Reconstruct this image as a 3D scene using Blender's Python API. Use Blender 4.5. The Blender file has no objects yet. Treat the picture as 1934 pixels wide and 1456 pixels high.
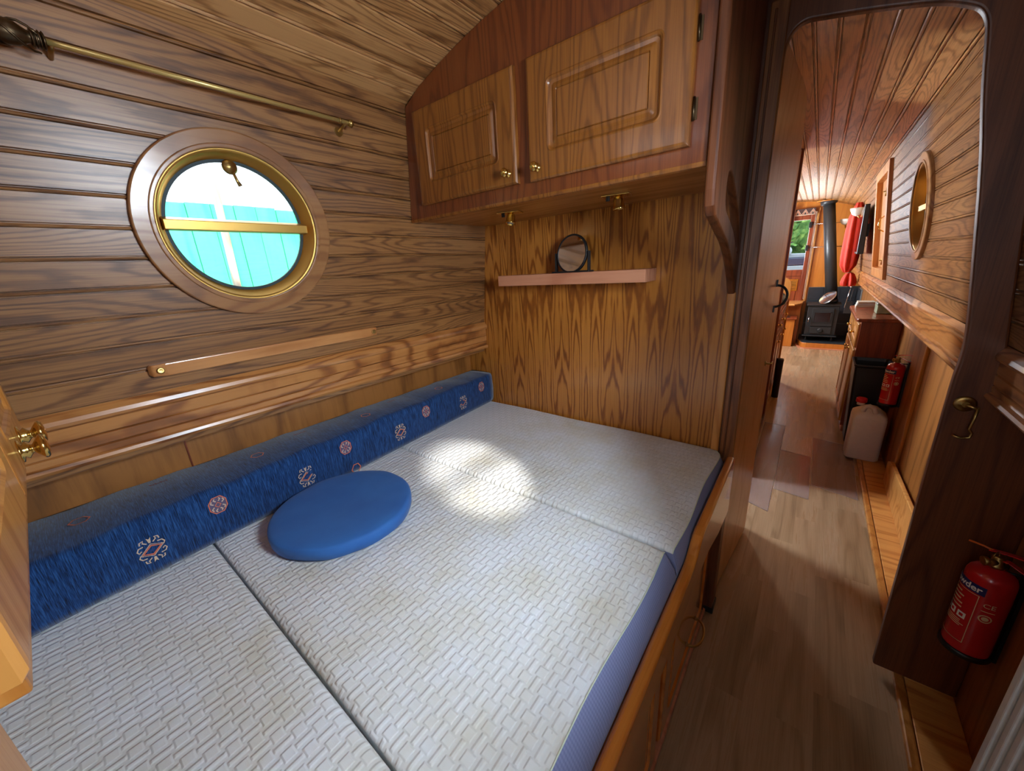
import bpy, bmesh, math, random
from math import sin, cos, pi, radians, sqrt
from mathutils import Vector, Matrix
random.seed(7)
S = bpy.context.scene
C = S.collection

# ------------------------------------------------------------------ camera
CAM_H = 1.45
FPX = 706.703
cam_d = bpy.data.cameras.new('camera')
cam_d.sensor_fit = 'HORIZONTAL'; cam_d.sensor_width = 36.0
cam_d.lens = FPX / 1934 * 36.0
cam_d.clip_start = 0.02; cam_d.clip_end = 200
cam = bpy.data.objects.new('camera', cam_d); C.objects.link(cam)
Rw = ((0.78795436, 0.13776734, -0.6001234), (0.61288543, -0.26912293, 0.74292953), (-0.05915555, -0.95320145, -0.29649218))
M = Matrix.Identity(4)
for i in range(3):
    M[i][0] = Rw[i][0]; M[i][1] = -Rw[i][1]; M[i][2] = -Rw[i][2]
M[2][3] = CAM_H
cam.matrix_world = M
S.camera = cam

# ------------------------------------------------------------------ world, sun, daylight at the openings and added fill lamps, exposure
w = bpy.data.worlds.new('sky'); S.world = w; w.use_nodes = True
nt = w.node_tree; nt.nodes.clear()
wo = nt.nodes.new('ShaderNodeOutputWorld'); bg = nt.nodes.new('ShaderNodeBackground')
bg.inputs['Color'].default_value = (0.80, 0.90, 1.0, 1); bg.inputs['Strength'].default_value = 3.2
nt.links.new(bg.outputs[0], wo.inputs[0])

def lamp_sun(direction, strength, angle):
    l = bpy.data.lights.new('sun', 'SUN'); l.energy = strength; l.angle = radians(angle); l.color = (1, .95, .86)
    o = bpy.data.objects.new('sun', l); C.objects.link(o)
    o.rotation_euler = Vector(direction).to_track_quat('-Z', 'Y').to_euler(); o.location = (-3, -1, 6)
lamp_sun((-1.48, 0.44, -1.0), 7.0, 3.0)      # low sun from starboard

def daylight_or_fill(loc, direction, sx, sy, power, color=(0.88, 0.94, 1.0), spread=180, shape='RECTANGLE'):
    l = bpy.data.lights.new('daylight_or_fill', 'AREA'); l.shape = shape; l.size = sx; l.size_y = sy
    l.energy = power; l.color = color; l.spread = radians(spread)
    o = bpy.data.objects.new('daylight_or_fill', l); C.objects.link(o)
    o.location = loc; o.rotation_euler = Vector(direction).to_track_quat('-Z', 'Z').to_euler()
    return o
daylight_or_fill((-0.05, -1.34, 1.55), (-0.3, 1, -0.12), .60, .90, 1.5)                  # added fill at an unseen rear hatchway behind the camera
daylight_or_fill((0.56, 0.44, 1.72), (-1, 0, -0.25), .50, .50, 80, (.78, .89, 1))       # sky outside the starboard porthole beside the camera
daylight_or_fill((-0.85, -0.66, 2.03), (0, .45, -1), .45, .45, 12, (.80, .90, 1))     # added overhead fill behind the camera; the roof has no opening there
daylight_or_fill((-1.95, 0.461, 2.45), (0.6, 0, -0.8), .7, .5, 12)                     # bright sky above the port side porthole
daylight_or_fill((-1.50, 6.6, 1.60), (1, -0.1, -0.25), 1.0, .6, 130)                   # sky outside the saloon window, port side
daylight_or_fill((-1.50, 4.7, 1.60), (1, -.15, -0.3), .8, .6, 70)                      # sky outside the galley window, port side
daylight_or_fill((-1.62, 2.50, 1.75), (1, 0, -0.30), .60, .60, 230, (.84, .92, 1))      # sky outside the washroom porthole, port side
daylight_or_fill((0.62, 2.60, 1.85), (-1, .2, -0.5), .34, .34, 16, (.9, .95, 1), shape='ELLIPSE')     # sky outside the corridor porthole
daylight_or_fill((-1.85, 2.50, 1.05), (1, 0, .55), .60, .60, 220, (.86, .93, 1))        # added lamp lifting the corridor roof, aimed up through the washroom porthole
daylight_or_fill((-0.42, 9.70, 0.30), (0, -1, .62), 1.6, .8, 160, (.90, .95, 1))       # added lamp low outside the bow door, puts sheen on the roof
daylight_or_fill((-1.90, 6.40, 0.95), (1, -.2, .6), 1.0, .6, 170, (.86, .93, 1))        # added upward lamp brightening the saloon through its port window
daylight_or_fill((0.95, 0.46, 1.05), (-1, 0, .6), .50, .50, 25, (.86, .93, 1))          # added fill for the bedroom roof, shone up through the starboard porthole
for loc, d, sx, sy in (((-0.405, 8.13, 1.54), (0, -1, 0), .43, .76), ((-1.42, .461, 1.61), (1, 0, 0), .4, .4)):
    p = daylight_or_fill(loc, d, sx, sy, 1); p.data.cycles.is_portal = True            # portals guide sky light through the two glazed openings in view

S.view_settings.view_transform = 'Standard'; S.view_settings.look = 'None'
S.view_settings.exposure = 0.0; S.view_settings.gamma = 1.0; S.view_settings.use_curve_mapping = False
S.cycles.max_bounces = 8; S.cycles.diffuse_bounces = 5; S.cycles.glossy_bounces = 4; S.cycles.transparent_max_bounces = 10
S.cycles.sample_clamp_indirect = 6.0; S.cycles.caustics_reflective = False; S.cycles.caustics_refractive = False
S.cycles.use_denoising = True

# ------------------------------------------------------------------ material helpers
def srgb(r, g, b):
    f = lambda c: (c / 12.92) if c <= 0.04045 else ((c + 0.055) / 1.055) ** 2.4
    return (f(r / 255), f(g / 255), f(b / 255), 1)
class NT:
    def __init__(s, name):
        s.m = bpy.data.materials.new(name); s.m.use_nodes = True; s.t = s.m.node_tree; s.t.nodes.clear()
        s.out = s.n('ShaderNodeOutputMaterial')
    def n(s, typ, **kw):
        nd = s.t.nodes.new(typ)
        for k, v in kw.items(): setattr(nd, k, v)
        return nd
    def l(s, a, b): s.t.links.new(a, b)
    def put(s, inp, v):
        if hasattr(v, 'links') or isinstance(v, bpy.types.NodeSocket): s.l(v, inp)
        else: inp.default_value = v
    def math(s, op, a, b=None, c=None, clamp=False):
        nd = s.n('ShaderNodeMath', operation=op); nd.use_clamp = clamp
        s.put(nd.inputs[0], a)
        if b is not None: s.put(nd.inputs[1], b)
        if c is not None: s.put(nd.inputs[2], c)
        return nd.outputs[0]
    def comb(s, x, y, z):
        nd = s.n('ShaderNodeCombineXYZ'); s.put(nd.inputs[0], x); s.put(nd.inputs[1], y); s.put(nd.inputs[2], z); return nd.outputs[0]
    def noise(s, vec, scale=1, detail=2, rough=.5, dist=0):
        nd = s.n('ShaderNodeTexNoise'); s.l(vec, nd.inputs['Vector']); nd.inputs['Scale'].default_value = scale
        nd.inputs['Detail'].default_value = detail; nd.inputs['Roughness'].default_value = rough; nd.inputs['Distortion'].default_value = dist
        return nd.outputs['Fac']
    def ramp(s, fac, stops, interp='LINEAR'):
        nd = s.n('ShaderNodeValToRGB'); s.put(nd.inputs[0], fac); cr = nd.color_ramp; cr.interpolation = interp
        cr.elements[0].position = stops[0][0]; cr.elements[0].color = stops[0][1]
        cr.elements[1].position = stops[1][0]; cr.elements[1].color = stops[1][1]
        for p, c in stops[2:]:
            e = cr.elements.new(p); e.color = c
        return nd.outputs[0]
    def mix(s, fac, a, b, blend='MIX'):
        nd = s.n('ShaderNodeMix', data_type='RGBA', blend_type=blend)
        s.put(nd.inputs[0], fac); s.put(nd.inputs[6], a); s.put(nd.inputs[7], b); return nd.outputs[2]
    def bump(s, h, strength=.3, dist=.002, normal=None):
        nd = s.n('ShaderNodeBump'); nd.inputs['Strength'].default_value = strength; nd.inputs['Distance'].default_value = dist
        s.l(h, nd.inputs['Height'])
        if normal is not None: s.l(normal, nd.inputs['Normal'])
        return nd.outputs[0]
    def principled(s, color, rough=.5, metal=0, normal=None, coat=0, spec=.5, sheen=0, coatrough=.1):
        p = s.n('ShaderNodeBsdfPrincipled'); s.put(p.inputs['Base Color'], color); s.put(p.inputs['Roughness'], rough)
        p.inputs['Metallic'].default_value = metal; p.inputs['Specular IOR Level'].default_value = spec
        p.inputs['Coat Weight'].default_value = coat; p.inputs['Coat Roughness'].default_value = coatrough
        p.inputs['Sheen Weight'].default_value = sheen
        if normal is not None: s.l(normal, p.inputs['Normal'])
        s.l(p.outputs[0], s.out.inputs[0]); return p

def flat(name, c, rough=.5, metal=0, coat=0, noise=0.06, nscale=40, bump=0, spec=.5):
    m = NT(name); tc = m.n('ShaderNodeTexCoord'); n = m.noise(tc.outputs['Object'], nscale, 3)
    col = m.mix(m.math('MULTIPLY', n, 1), tuple(x * (1 - noise * 2) for x in c[:3]) + (1,), tuple(min(1, x * (1 + noise * 2)) for x in c[:3]) + (1,))
    nm = m.bump(n, bump, .001) if bump else None
    m.principled(col, rough, metal, nm, coat, spec); return m.m

def wood(name, dark, mid, light, axis='Y', src='Object', rings=7.0, ring_amt=.55, streak=.5, rough=.38, coat=.25, plank=None, var=.25, ring_scale=1.0, leaf=None, bump=.15, coatrough=.15):
    """Oak: growth rings from stretched noise contours, pore streaks along the grain, per-plank variation."""
    m = NT(name); tc = m.n('ShaderNodeTexCoord'); sp = m.n('ShaderNodeSeparateXYZ'); m.l(tc.outputs[src], sp.inputs[0])
    X, Y, Z = sp.outputs
    rnd = None
    if src == 'UV':
        idx = m.math('FLOOR', Y)
        wn = m.n('ShaderNodeTexWhiteNoise', noise_dimensions='1D'); m.l(idx, wn.inputs['W']); rnd = wn.outputs['Value']
        g = m.math('ADD', X, m.math('MULTIPLY', rnd, 23.0)); a = m.math('MULTIPLY', Y, 0.07); b = m.math('MULTIPLY', rnd, 9.0)
    else:
        g, a, b = {'X': (X, Y, Z), 'Y': (Y, X, Z), 'Z': (Z, X, Y)}[axis]
        if plank:
            idx = m.math('FLOOR', m.math('DIVIDE', a, plank[0]))
            wn = m.n('ShaderNodeTexWhiteNoise', noise_dimensions='1D'); m.l(idx, wn.inputs['W']); rnd = wn.outputs['Value']
            if len(plank) > 1:
                idg = m.math('FLOOR', m.math('DIVIDE', m.math('ADD', g, m.math('MULTIPLY', rnd, plank[1])), plank[1]))
                wn2 = m.n('ShaderNodeTexWhiteNoise', noise_dimensions='2D'); m.l(m.comb(idx, idg, 0), wn2.inputs['Vector']); rnd = wn2.outputs['Value']
            g = m.math('ADD', g, m.math('MULTIPLY', rnd, 23.0)); b = m.math('ADD', b, m.math('MULTIPLY', rnd, 9.0))
        if leaf:
            li = m.math('FLOOR', m.math('DIVIDE', a, leaf))
            g = m.math('ADD', g, m.math('MULTIPLY', m.math('SINE', m.math('MULTIPLY', li, 2.3)), 0.05))
            a = m.math('ADD', m.math('PINGPONG', a, leaf * .5), m.math('MULTIPLY', li, .004))
    v1 = m.comb(m.math('MULTIPLY', g, .8 * ring_scale), m.math('MULTIPLY', a, 9.0 * ring_scale), m.math('MULTIPLY', b, 4.0))
    n1 = m.noise(v1, 1.0, 1.6, .4, .25)
    n1 = m.math('ADD', n1, m.math('MULTIPLY', m.noise(m.comb(m.math('MULTIPLY', g, 16), m.math('MULTIPLY', a, 70), b), 1.0, 2, .5), .026))
    sn = m.math('SINE', m.math('MULTIPLY', n1, rings * 2 * pi))
    rg = m.math('POWER', m.math('MULTIPLY_ADD', sn, .5, .5), 3.2)
    v2 = m.comb(m.math('MULTIPLY', g, 5.0), m.math('MULTIPLY', a, 260.0), m.math('MULTIPLY', b, 60.0))
    n2 = m.noise(v2, 1.0, 3, .6)
    st = m.math('MULTIPLY', m.math('SUBTRACT', n2, .42, clamp=True), 2.6, clamp=True)
    v3 = m.comb(m.math('MULTIPLY', g, 1.5), m.math('MULTIPLY', a, 30.0), b)
    n3 = m.noise(v3, 1.0, 3, .55)
    fac = m.math('MULTIPLY', rg, ring_amt)
    fac = m.math('ADD', fac, m.math('MULTIPLY', st, streak * .55))
    fac = m.math('ADD', fac, m.math('MULTIPLY', m.math('SUBTRACT', n3, .5), .5))
    if rnd is not None: fac = m.math('ADD', fac, m.math('MULTIPLY', m.math('SUBTRACT', rnd, .5), var))
    col = m.ramp(fac, [(0.0, light), (1.0, dark), (.38, mid)])
    nm = m.bump(m.math('SUBTRACT', 1.0, fac), bump, .0006)
    ro = m.math('MULTIPLY_ADD', fac, .12, rough)
    m.principled(col, ro, 0, nm, coat, .5, coatrough=coatrough); return m.m

def metal(name, c, rough=.2):
    m = NT(name); tc = m.n('ShaderNodeTexCoord'); n = m.noise(tc.outputs['Object'], 60, 2)
    m.principled(c, m.math('MULTIPLY_ADD', n, .12, rough), 1.0); return m.m

def glass_mat(name, tint=(1, 1, 1, 1), refl=.08, rough=0.0):
    m = NT(name); lw = m.n('ShaderNodeLayerWeight'); lw.inputs['Blend'].default_value = .25
    t = m.n('ShaderNodeBsdfTransparent'); t.inputs[0].default_value = tint
    g = m.n('ShaderNodeBsdfGlossy'); g.inputs['Roughness'].default_value = rough
    mx = m.n('ShaderNodeMixShader'); m.l(m.math('MULTIPLY_ADD', lw.outputs['Fresnel'], .8, refl * .3, clamp=True), mx.inputs[0])
    m.l(t.outputs[0], mx.inputs[1]); m.l(g.outputs[0], mx.inputs[2]); m.l(mx.outputs[0], m.out.inputs[0]); return m.m

Mt = {}
Mt['lining'] = wood('oak_lining', srgb(62, 32, 16), srgb(118, 77, 41), srgb(152, 106, 61), src='UV', rings=22, ring_amt=.5, streak=.9, var=.35, rough=.36, coat=.28, coatrough=.28)
Mt['roof'] = wood('oak_lining_lit', srgb(62, 32, 16), srgb(160, 112, 64), srgb(200, 152, 98), src='UV', rings=22, ring_amt=.5, streak=.9, var=.3, rough=.34, coat=.8, coatrough=.3)  # same oak as the sides, colours lightened to stand for brighter roof light
Mt['capping'] = wood('oak_capping', srgb(66, 34, 16), srgb(150, 92, 46), srgb(184, 126, 70), 'Y', rings=18, ring_amt=.55, streak=.5, rough=.3, coat=.4)
Mt['ply'] = wood('oak_veneer_ply', srgb(84, 40, 10), srgb(148, 86, 28), srgb(186, 122, 50), 'Z', rings=16, ring_amt=.6, streak=.5, leaf=.26, rough=.3, coat=.35, ring_scale=1.15)
Mt['cup'] = wood('cupboard_oak', srgb(66, 28, 12), srgb(104, 50, 22), srgb(124, 66, 30), 'Z', rings=14, ring_amt=.4, streak=.7, rough=.33, coat=.3)
Mt['cupdoor'] = wood('cupboard_door_oak', srgb(84, 44, 14), srgb(126, 74, 26), srgb(146, 90, 35), 'Z', rings=16, ring_amt=.5, streak=.7, rough=.35, coat=.3)
Mt['cupdoorH'] = wood('cupboard_underside_oak', srgb(110, 58, 22), srgb(150, 90, 38), srgb(170, 108, 50), 'X', rings=6, ring_amt=.4, streak=.5, rough=.35, coat=.3)
Mt['gunwale'] = wood('gunwale_panel_oak', srgb(92, 54, 20), srgb(140, 88, 38), srgb(166, 108, 52), 'Z', rings=6, ring_amt=.5, streak=.7, rough=.4, coat=.2, leaf=.3)
Mt['mahog'] = wood('mahogany', srgb(70, 24, 12), srgb(118, 50, 26), srgb(146, 70, 38), 'Z', rings=5, ring_amt=.35, streak=.8, rough=.3, coat=.4)
Mt['bulk'] = wood('dark_bulkhead_oak', srgb(52, 24, 11), srgb(90, 46, 22), srgb(112, 62, 32), 'Z', rings=6, ring_amt=.4, streak=.8, rough=.42, coat=.06)
Mt['jamb'] = wood('bulkhead_oak_lit', srgb(70, 34, 14), srgb(124, 70, 32), srgb(150, 92, 46), 'Z', rings=8, ring_amt=.4, streak=.9, rough=.38, coat=.15)  # bulkhead oak again, lightened to paint in the better lit left jamb
Mt['lightoak'] = wood('light_oak', srgb(130, 74, 26), srgb(180, 116, 50), srgb(204, 142, 72), 'Z', rings=6, ring_amt=.4, streak=.6, rough=.33, coat=.3)
Mt['lightoakX'] = wood('light_oak_flat_grain', srgb(150, 88, 34), srgb(206, 140, 70), srgb(226, 166, 94), 'X', rings=6, ring_amt=.45, streak=.6, rough=.33, coat=.3)
Mt['rail'] = wood('orange_oak_board', srgb(140, 70, 20), srgb(196, 112, 40), srgb(214, 132, 54), 'Y', rings=10, ring_amt=.35, streak=.45, rough=.2, coat=.8, coatrough=.06)
Mt['shelf'] = wood('pinkish_shelf_oak', srgb(150, 88, 62), srgb(190, 124, 92), srgb(206, 144, 110), 'X', rings=7, ring_amt=.4, streak=.5, rough=.4, coat=.1)
Mt['ring'] = wood('porthole_ring_oak', srgb(98, 60, 34), srgb(138, 92, 54), srgb(158, 112, 70), 'Y', rings=14, ring_amt=.45, streak=.6, rough=.3, coat=.4)
Mt['floor'] = wood('laminate_floor', srgb(112, 88, 62), srgb(156, 128, 96), srgb(178, 150, 118), 'Y', rings=5, ring_amt=.3, streak=.55, rough=.28, coat=.1, plank=(.095, .62), var=.5, bump=.05)
Mt['doorpanel'] = wood('door_veneer', srgb(150, 100, 54), srgb(196, 146, 88), srgb(212, 164, 108), 'Z', rings=8, ring_amt=.25, streak=.55, rough=.3, coat=.35)
Mt['endwall'] = wood('orange_end_panel', srgb(138, 72, 18), srgb(184, 106, 34), srgb(200, 124, 46), 'Z', rings=4, ring_amt=.25, streak=.4, rough=.35, coat=.3)
Mt['brass'] = metal('polished_brass', srgb(226, 190, 110), .12)
Mt['brassdull'] = metal('aged_brass', srgb(170, 140, 84), .28)
Mt['goldframe'] = metal('gold_anodised_frame', srgb(196, 156, 84), .34)
Mt['bronze'] = metal('dark_bronze', srgb(92, 76, 56), .3)
Mt['black'] = flat('black_plastic', srgb(24, 24, 26), .4)
Mt['stove'] = flat('matt_black_iron', srgb(34, 36, 38), .5, noise=.1)
Mt['fluem'] = flat('flue_black_enamel', srgb(46, 48, 50), .38, noise=.08)
Mt['slate'] = flat('slate_tile', srgb(44, 48, 54), .35, noise=.15, nscale=14)
Mt['grout'] = flat('grout', srgb(120, 122, 122), .9)
Mt['white'] = flat('white_paint', srgb(214, 220, 220), .35)
Mt['whiteplastic'] = flat('white_plastic', srgb(225, 222, 214), .35)
Mt['red'] = flat('red_enamel', srgb(196, 24, 30), .25, coat=.5, noise=.03)
Mt['redcap'] = flat('red_cap_plastic', srgb(205, 24, 30), .4)
Mt['blueband'] = flat('navy_label', srgb(26, 34, 92), .4)
Mt['cream'] = flat('cream_print', srgb(226, 196, 150), .5)
Mt['creamw'] = flat('white_print', srgb(238, 236, 226), .5)
Mt['rubber'] = flat('rubber_seal', srgb(30, 50, 56), .6)
Mt['steel'] = metal('chrome', srgb(200, 200, 205), .15)
Mt['glass'] = glass_mat('clear_glass')
Mt['mirror'] = metal('mirror_silver', srgb(235, 235, 235), .01)
def sheet_mat():
    m = NT('clear_sheet_sheen'); t_ = m.n('ShaderNodeBsdfTransparent'); t_.inputs[0].default_value = (.96, .94, .96, 1)
    p = m.n('ShaderNodeBsdfPrincipled'); p.inputs['Base Color'].default_value = srgb(196, 176, 172); p.inputs['Roughness'].default_value = .16  # pale body colour stands in for window light reflected by clear plastic
    tc = m.n('ShaderNodeTexCoord'); m.l(m.bump(m.noise(tc.outputs['Object'], 9, 3), .25, .004), p.inputs['Normal'])
    mx = m.n('ShaderNodeMixShader'); mx.inputs[0].default_value = .34; m.l(t_.outputs[0], mx.inputs[1]); m.l(p.outputs[0], mx.inputs[2]); m.l(mx.outputs[0], m.out.inputs[0]); return m.m
Mt['sheet'] = sheet_mat()
Mt['orange_cloth'] = None

def fabric_bolster():
    m = NT('blue_woven_fabric'); tc = m.n('ShaderNodeTexCoord'); sp = m.n('ShaderNodeSeparateXYZ'); m.l(tc.outputs['Object'], sp.inputs[0])
    X, Y, Z = sp.outputs
    v = m.comb(m.math('MULTIPLY', X, 30), m.math('MULTIPLY', Y, 520), m.math('MULTIPLY', Z, 30))
    n = m.noise(v, 1, 3, .65); v2 = m.comb(m.math('MULTIPLY', X, 9), m.math('MULTIPLY', Y, 70), m.math('MULTIPLY', Z, 9)); n2 = m.noise(v2, 1, 2)
    f = m.math('ADD', m.math('MULTIPLY', n, .85), m.math('MULTIPLY', n2, .15))
    col = m.ramp(f, [(.34, srgb(6, 14, 34)), (.68, srgb(44, 92, 148)), (.50, srgb(20, 56, 106))])
    m.principled(col, .9, 0, m.bump(f, .5, .0012), 0, .2, sheen=.25); return m.m
Mt['bolster'] = fabric_bolster()

def fabric_disc():
    m = NT('blue_cushion_fabric'); tc = m.n('ShaderNodeTexCoord'); n = m.noise(tc.outputs['Object'], 900, 2); n2 = m.noise(tc.outputs['Object'], 9, 3)
    col = m.mix(m.math('MULTIPLY_ADD', n2, .7, m.math('MULTIPLY', n, .3)), srgb(34, 78, 150), srgb(58, 122, 196))
    m.principled(col, .7, 0, m.bump(n, .25, .0005), 0, .3, sheen=.08); return m.m
Mt['disc'] = fabric_disc()

def fabric_quilt():
    m = NT('white_basketweave_knit'); tc = m.n('ShaderNodeTexCoord'); sp = m.n('ShaderNodeSeparateXYZ'); m.l(tc.outputs['Object'], sp.inputs[0])
    X, Y, Z = sp.outputs
    px, py = .0215, .025
    ix = m.math('ROUND', m.math('DIVIDE', X, px)); dx = m.math('ABSOLUTE', m.math('SUBTRACT', X, m.math('MULTIPLY', ix, px)))
    def wrap(off):
        t = m.math('ADD', Y, m.math('MULTIPLY', m.math('ADD', ix, off), py))
        k = m.math('ROUND', m.math('DIVIDE', t, 2 * py))
        return m.math('ABSOLUTE', m.math('SUBTRACT', t, m.math('MULTIPLY', k, 2 * py)))
    def ss(d, e, wd):
        nd = m.n('ShaderNodeMapRange', interpolation_type='SMOOTHSTEP'); m.l(d, nd.inputs[0])
        nd.inputs[1].default_value = e - wd; nd.inputs[2].default_value = e + wd; nd.inputs[3].default_value = 1; nd.inputs[4].default_value = 0
        return nd.outputs[0]
    bar = m.math('MULTIPLY', ss(dx, .0038, .0022), ss(wrap(0), .0138, .0022))
    sq = m.math('MULTIPLY', ss(dx, .0096, .0018), ss(wrap(1), .0088, .0020))
    h = m.math('MAXIMUM', bar, sq)
    knit = m.noise(tc.outputs['Object'], 1100, 1)
    st = m.noise(tc.outputs['Object'], 7, 4, .6)
    edge = m.n('ShaderNodeMapRange'); m.l(X, edge.inputs[0]); edge.inputs[1].default_value = -.42; edge.inputs[2].default_value = -.19; edge.inputs[3].default_value = 0; edge.inputs[4].default_value = 1
    stain = m.math('MULTIPLY', edge.outputs[0], m.math('MULTIPLY', m.math('SUBTRACT', st, .38, clamp=True), 3.0, clamp=True))
    base = m.mix(stain, srgb(222, 227, 232), srgb(210, 208, 196))
    speck = m.noise(tc.outputs['Object'], 55, 2); spk = m.math('GREATER_THAN', speck, .78)
    base = m.mix(m.math('MULTIPLY', spk, .35), base, srgb(120, 116, 108))
    col = m.mix(m.math('MULTIPLY', m.math('SUBTRACT', 1.0, h), .10), base, srgb(170, 172, 176))
    nb = m.bump(m.math('ADD', h, m.math('MULTIPLY', knit, .08)), .52, .0036)
    m.principled(col, .85, 0, nb, 0, .2, sheen=.15); return m.m
Mt['quilt'] = fabric_quilt()
def fabric_band():
    m = NT('lilac_ribbed_band'); tc = m.n('ShaderNodeTexCoord'); sp = m.n('ShaderNodeSeparateXYZ'); m.l(tc.outputs['Object'], sp.inputs[0])
    X, Y, Z = sp.outputs
    s1 = m.math('SINE', m.math('MULTIPLY', Y, 900)); s2 = m.math('SINE', m.math('MULTIPLY', Z, 1500))
    h = m.math('MULTIPLY_ADD', s1, .4, m.math('MULTIPLY', s2, .2))
    col = m.mix(m.math('MULTIPLY_ADD', h, .5, .5), srgb(108, 116, 158), srgb(142, 150, 190))
    m.principled(col, .85, 0, m.bump(h, .5, .001), 0, .2, sheen=.2); return m.m
Mt['band'] = fabric_band()

# ------------------------------------------------------------------ mesh helpers
ORG = {}
def org(o): return ORG.get(o.name, Vector((0, 0, 0))) if o else Vector((0, 0, 0))
class MB:
    def __init__(s): s.v = []; s.f = []; s.mi = []; s.uv = {}; s.sm = []
    def add(s, vs, fs, mi=0, smooth=False):
        b = len(s.v); s.v += [tuple(v) for v in vs]
        for f in fs: s.f.append(tuple(i + b for i in f)); s.mi.append(mi); s.sm.append(smooth)
        return s
    def box(s, x0, x1, y0, y1, z0, z1, mi=0):
        vs = [(x, y, z) for z in (z0, z1) for y in (y0, y1) for x in (x0, x1)]
        return s.add(vs, [(0, 2, 3, 1), (4, 5, 7, 6), (0, 1, 5, 4), (2, 6, 7, 3), (0, 4, 6, 2), (1, 3, 7, 5)], mi)
    def hexa(s, pts, mi=0):   # 8 points, bottom loop 0-3 then top loop 4-7
        return s.add(pts, [(3, 2, 1, 0), (4, 5, 6, 7), (0, 1, 5, 4), (1, 2, 6, 5), (2, 3, 7, 6), (3, 0, 4, 7)], mi)
    def prism(s, poly, a0, a1, axis, mi=0, smooth=False):
        """poly of 2D points; axis 'X': (y,z), 'Y': (x,z), 'Z': (x,y)"""
        n = len(poly)
        def P(p, a): return {'X': (a, p[0], p[1]), 'Y': (p[0], a, p[1]), 'Z': (p[0], p[1], a)}[axis]
        vs = [P(p, a0) for p in poly] + [P(p, a1) for p in poly]
        s.add(vs, [tuple(range(n))[::-1], tuple(range(n, 2 * n))], mi)
        b = len(s.v) - 2 * n
        for i in range(n):
            j = (i + 1) % n; s.f.append((b + i, b + j, b + n + j, b + n + i)); s.mi.append(mi); s.sm.append(smooth)
        return s
    def frame(s, d):
        d = Vector(d).normalized(); u = d.orthogonal().normalized(); return d, u, d.cross(u)
    def lathe(s, prof, o, d, seg=24, mi=0, smooth=True, sx=1, sy=1, up=None):
        """prof: list of (radius, distance along d)"""
        d, u, v = s.frame(d); o = Vector(o)
        if up is not None:
            u = (Vector(up) - d * Vector(up).dot(d)).normalized(); v = d.cross(u)
        vs = []; fs = []
        for r, t in prof:
            for k in range(seg):
                a = 2 * pi * k / seg; vs.append(o + d * t + u * (r * cos(a) * sx) + v * (r * sin(a) * sy))
        for i in range(len(prof) - 1):
            for k in range(seg):
                k2 = (k + 1) % seg; fs.append((i * seg + k, i * seg + k2, (i + 1) * seg + k2, (i + 1) * seg + k))
        s.add(vs, fs, mi, smooth)
        b = len(s.v) - len(vs)
        if prof[0][0] > 1e-6: s.f.append(tuple(b + k for k in range(seg))[::-1]); s.mi.append(mi); s.sm.append(False)
        if prof[-1][0] > 1e-6: s.f.append(tuple(b + (len(prof) - 1) * seg + k for k in range(seg))); s.mi.append(mi); s.sm.append(False)
        return s
    def cyl(s, p0, p1, r, seg=16, mi=0, r2=None):
        p0 = Vector(p0); p1 = Vector(p1); L = (p1 - p0).length
        return s.lathe([(r, 0), (r if r2 is None else r2, L)], p0, p1 - p0, seg, mi)
    def tube(s, pts, r, seg=8, mi=0, closed=False):
        pts = [Vector(p) for p in pts]; n = len(pts); vs = []; fs = []; u = None
        for i, p in enumerate(pts):
            a = pts[(i - 1) % n] if (i > 0 or closed) else p; b = pts[(i + 1) % n] if (i < n - 1 or closed) else p
            d = (b - a).normalized()
            if u is None: u = d.orthogonal().normalized()
            u = (u - d * u.dot(d)).normalized(); v = d.cross(u)
            rr = r[i] if isinstance(r, (list, tuple)) else r
            for k in range(seg):
                t = 2 * pi * k / seg; vs.append(p + u * (rr * cos(t)) + v * (rr * sin(t)))
        m = n if closed else n - 1
        for i in range(m):
            i2 = (i + 1) % n
            for k in range(seg):
                k2 = (k + 1) % seg; fs.append((i * seg + k, i * seg + k2, i2 * seg + k2, i2 * seg + k))
        s.add(vs, fs, mi, True)
        if not closed:
            b = len(s.v) - len(vs)
            s.f.append(tuple(b + k for k in range(seg))[::-1]); s.mi.append(mi); s.sm.append(False)
            s.f.append(tuple(b + (n - 1) * seg + k for k in range(seg))); s.mi.append(mi); s.sm.append(False)
        return s
    def ring(s, c, r_out, r_in, x0, x1, nrm, seg=64, mi=0, round_=0.0):
        """annular plate about centre c, thickness x0..x1 along nrm"""
        pr = [(r_in, x0), (r_in, x1 - round_)]
        if round_: pr += [(r_in + round_ * .3, x1 - round_ * .3), (r_in + round_, x1), (r_out - round_, x1), (r_out - round_ * .3, x1 - round_ * .3), (r_out, x1 - round_)]
        else: pr += [(r_in, x1), (r_out, x1)]
        pr += [(r_out, x0), (r_in, x0)]
        d, u, v = s.frame(nrm); o = Vector(c); vs = []; fs = []
        for r, t in pr:
            for k in range(seg):
                a = 2 * pi * k / seg; vs.append(o + d * t + u * (r * cos(a)) + v * (r * sin(a)))
        for i in range(len(pr) - 1):
            for k in range(seg):
                k2 = (k + 1) % seg; fs.append((i * seg + k, i * seg + k2, (i + 1) * seg + k2, (i + 1) * seg + k))
        return s.add(vs, fs, mi, False)
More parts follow.
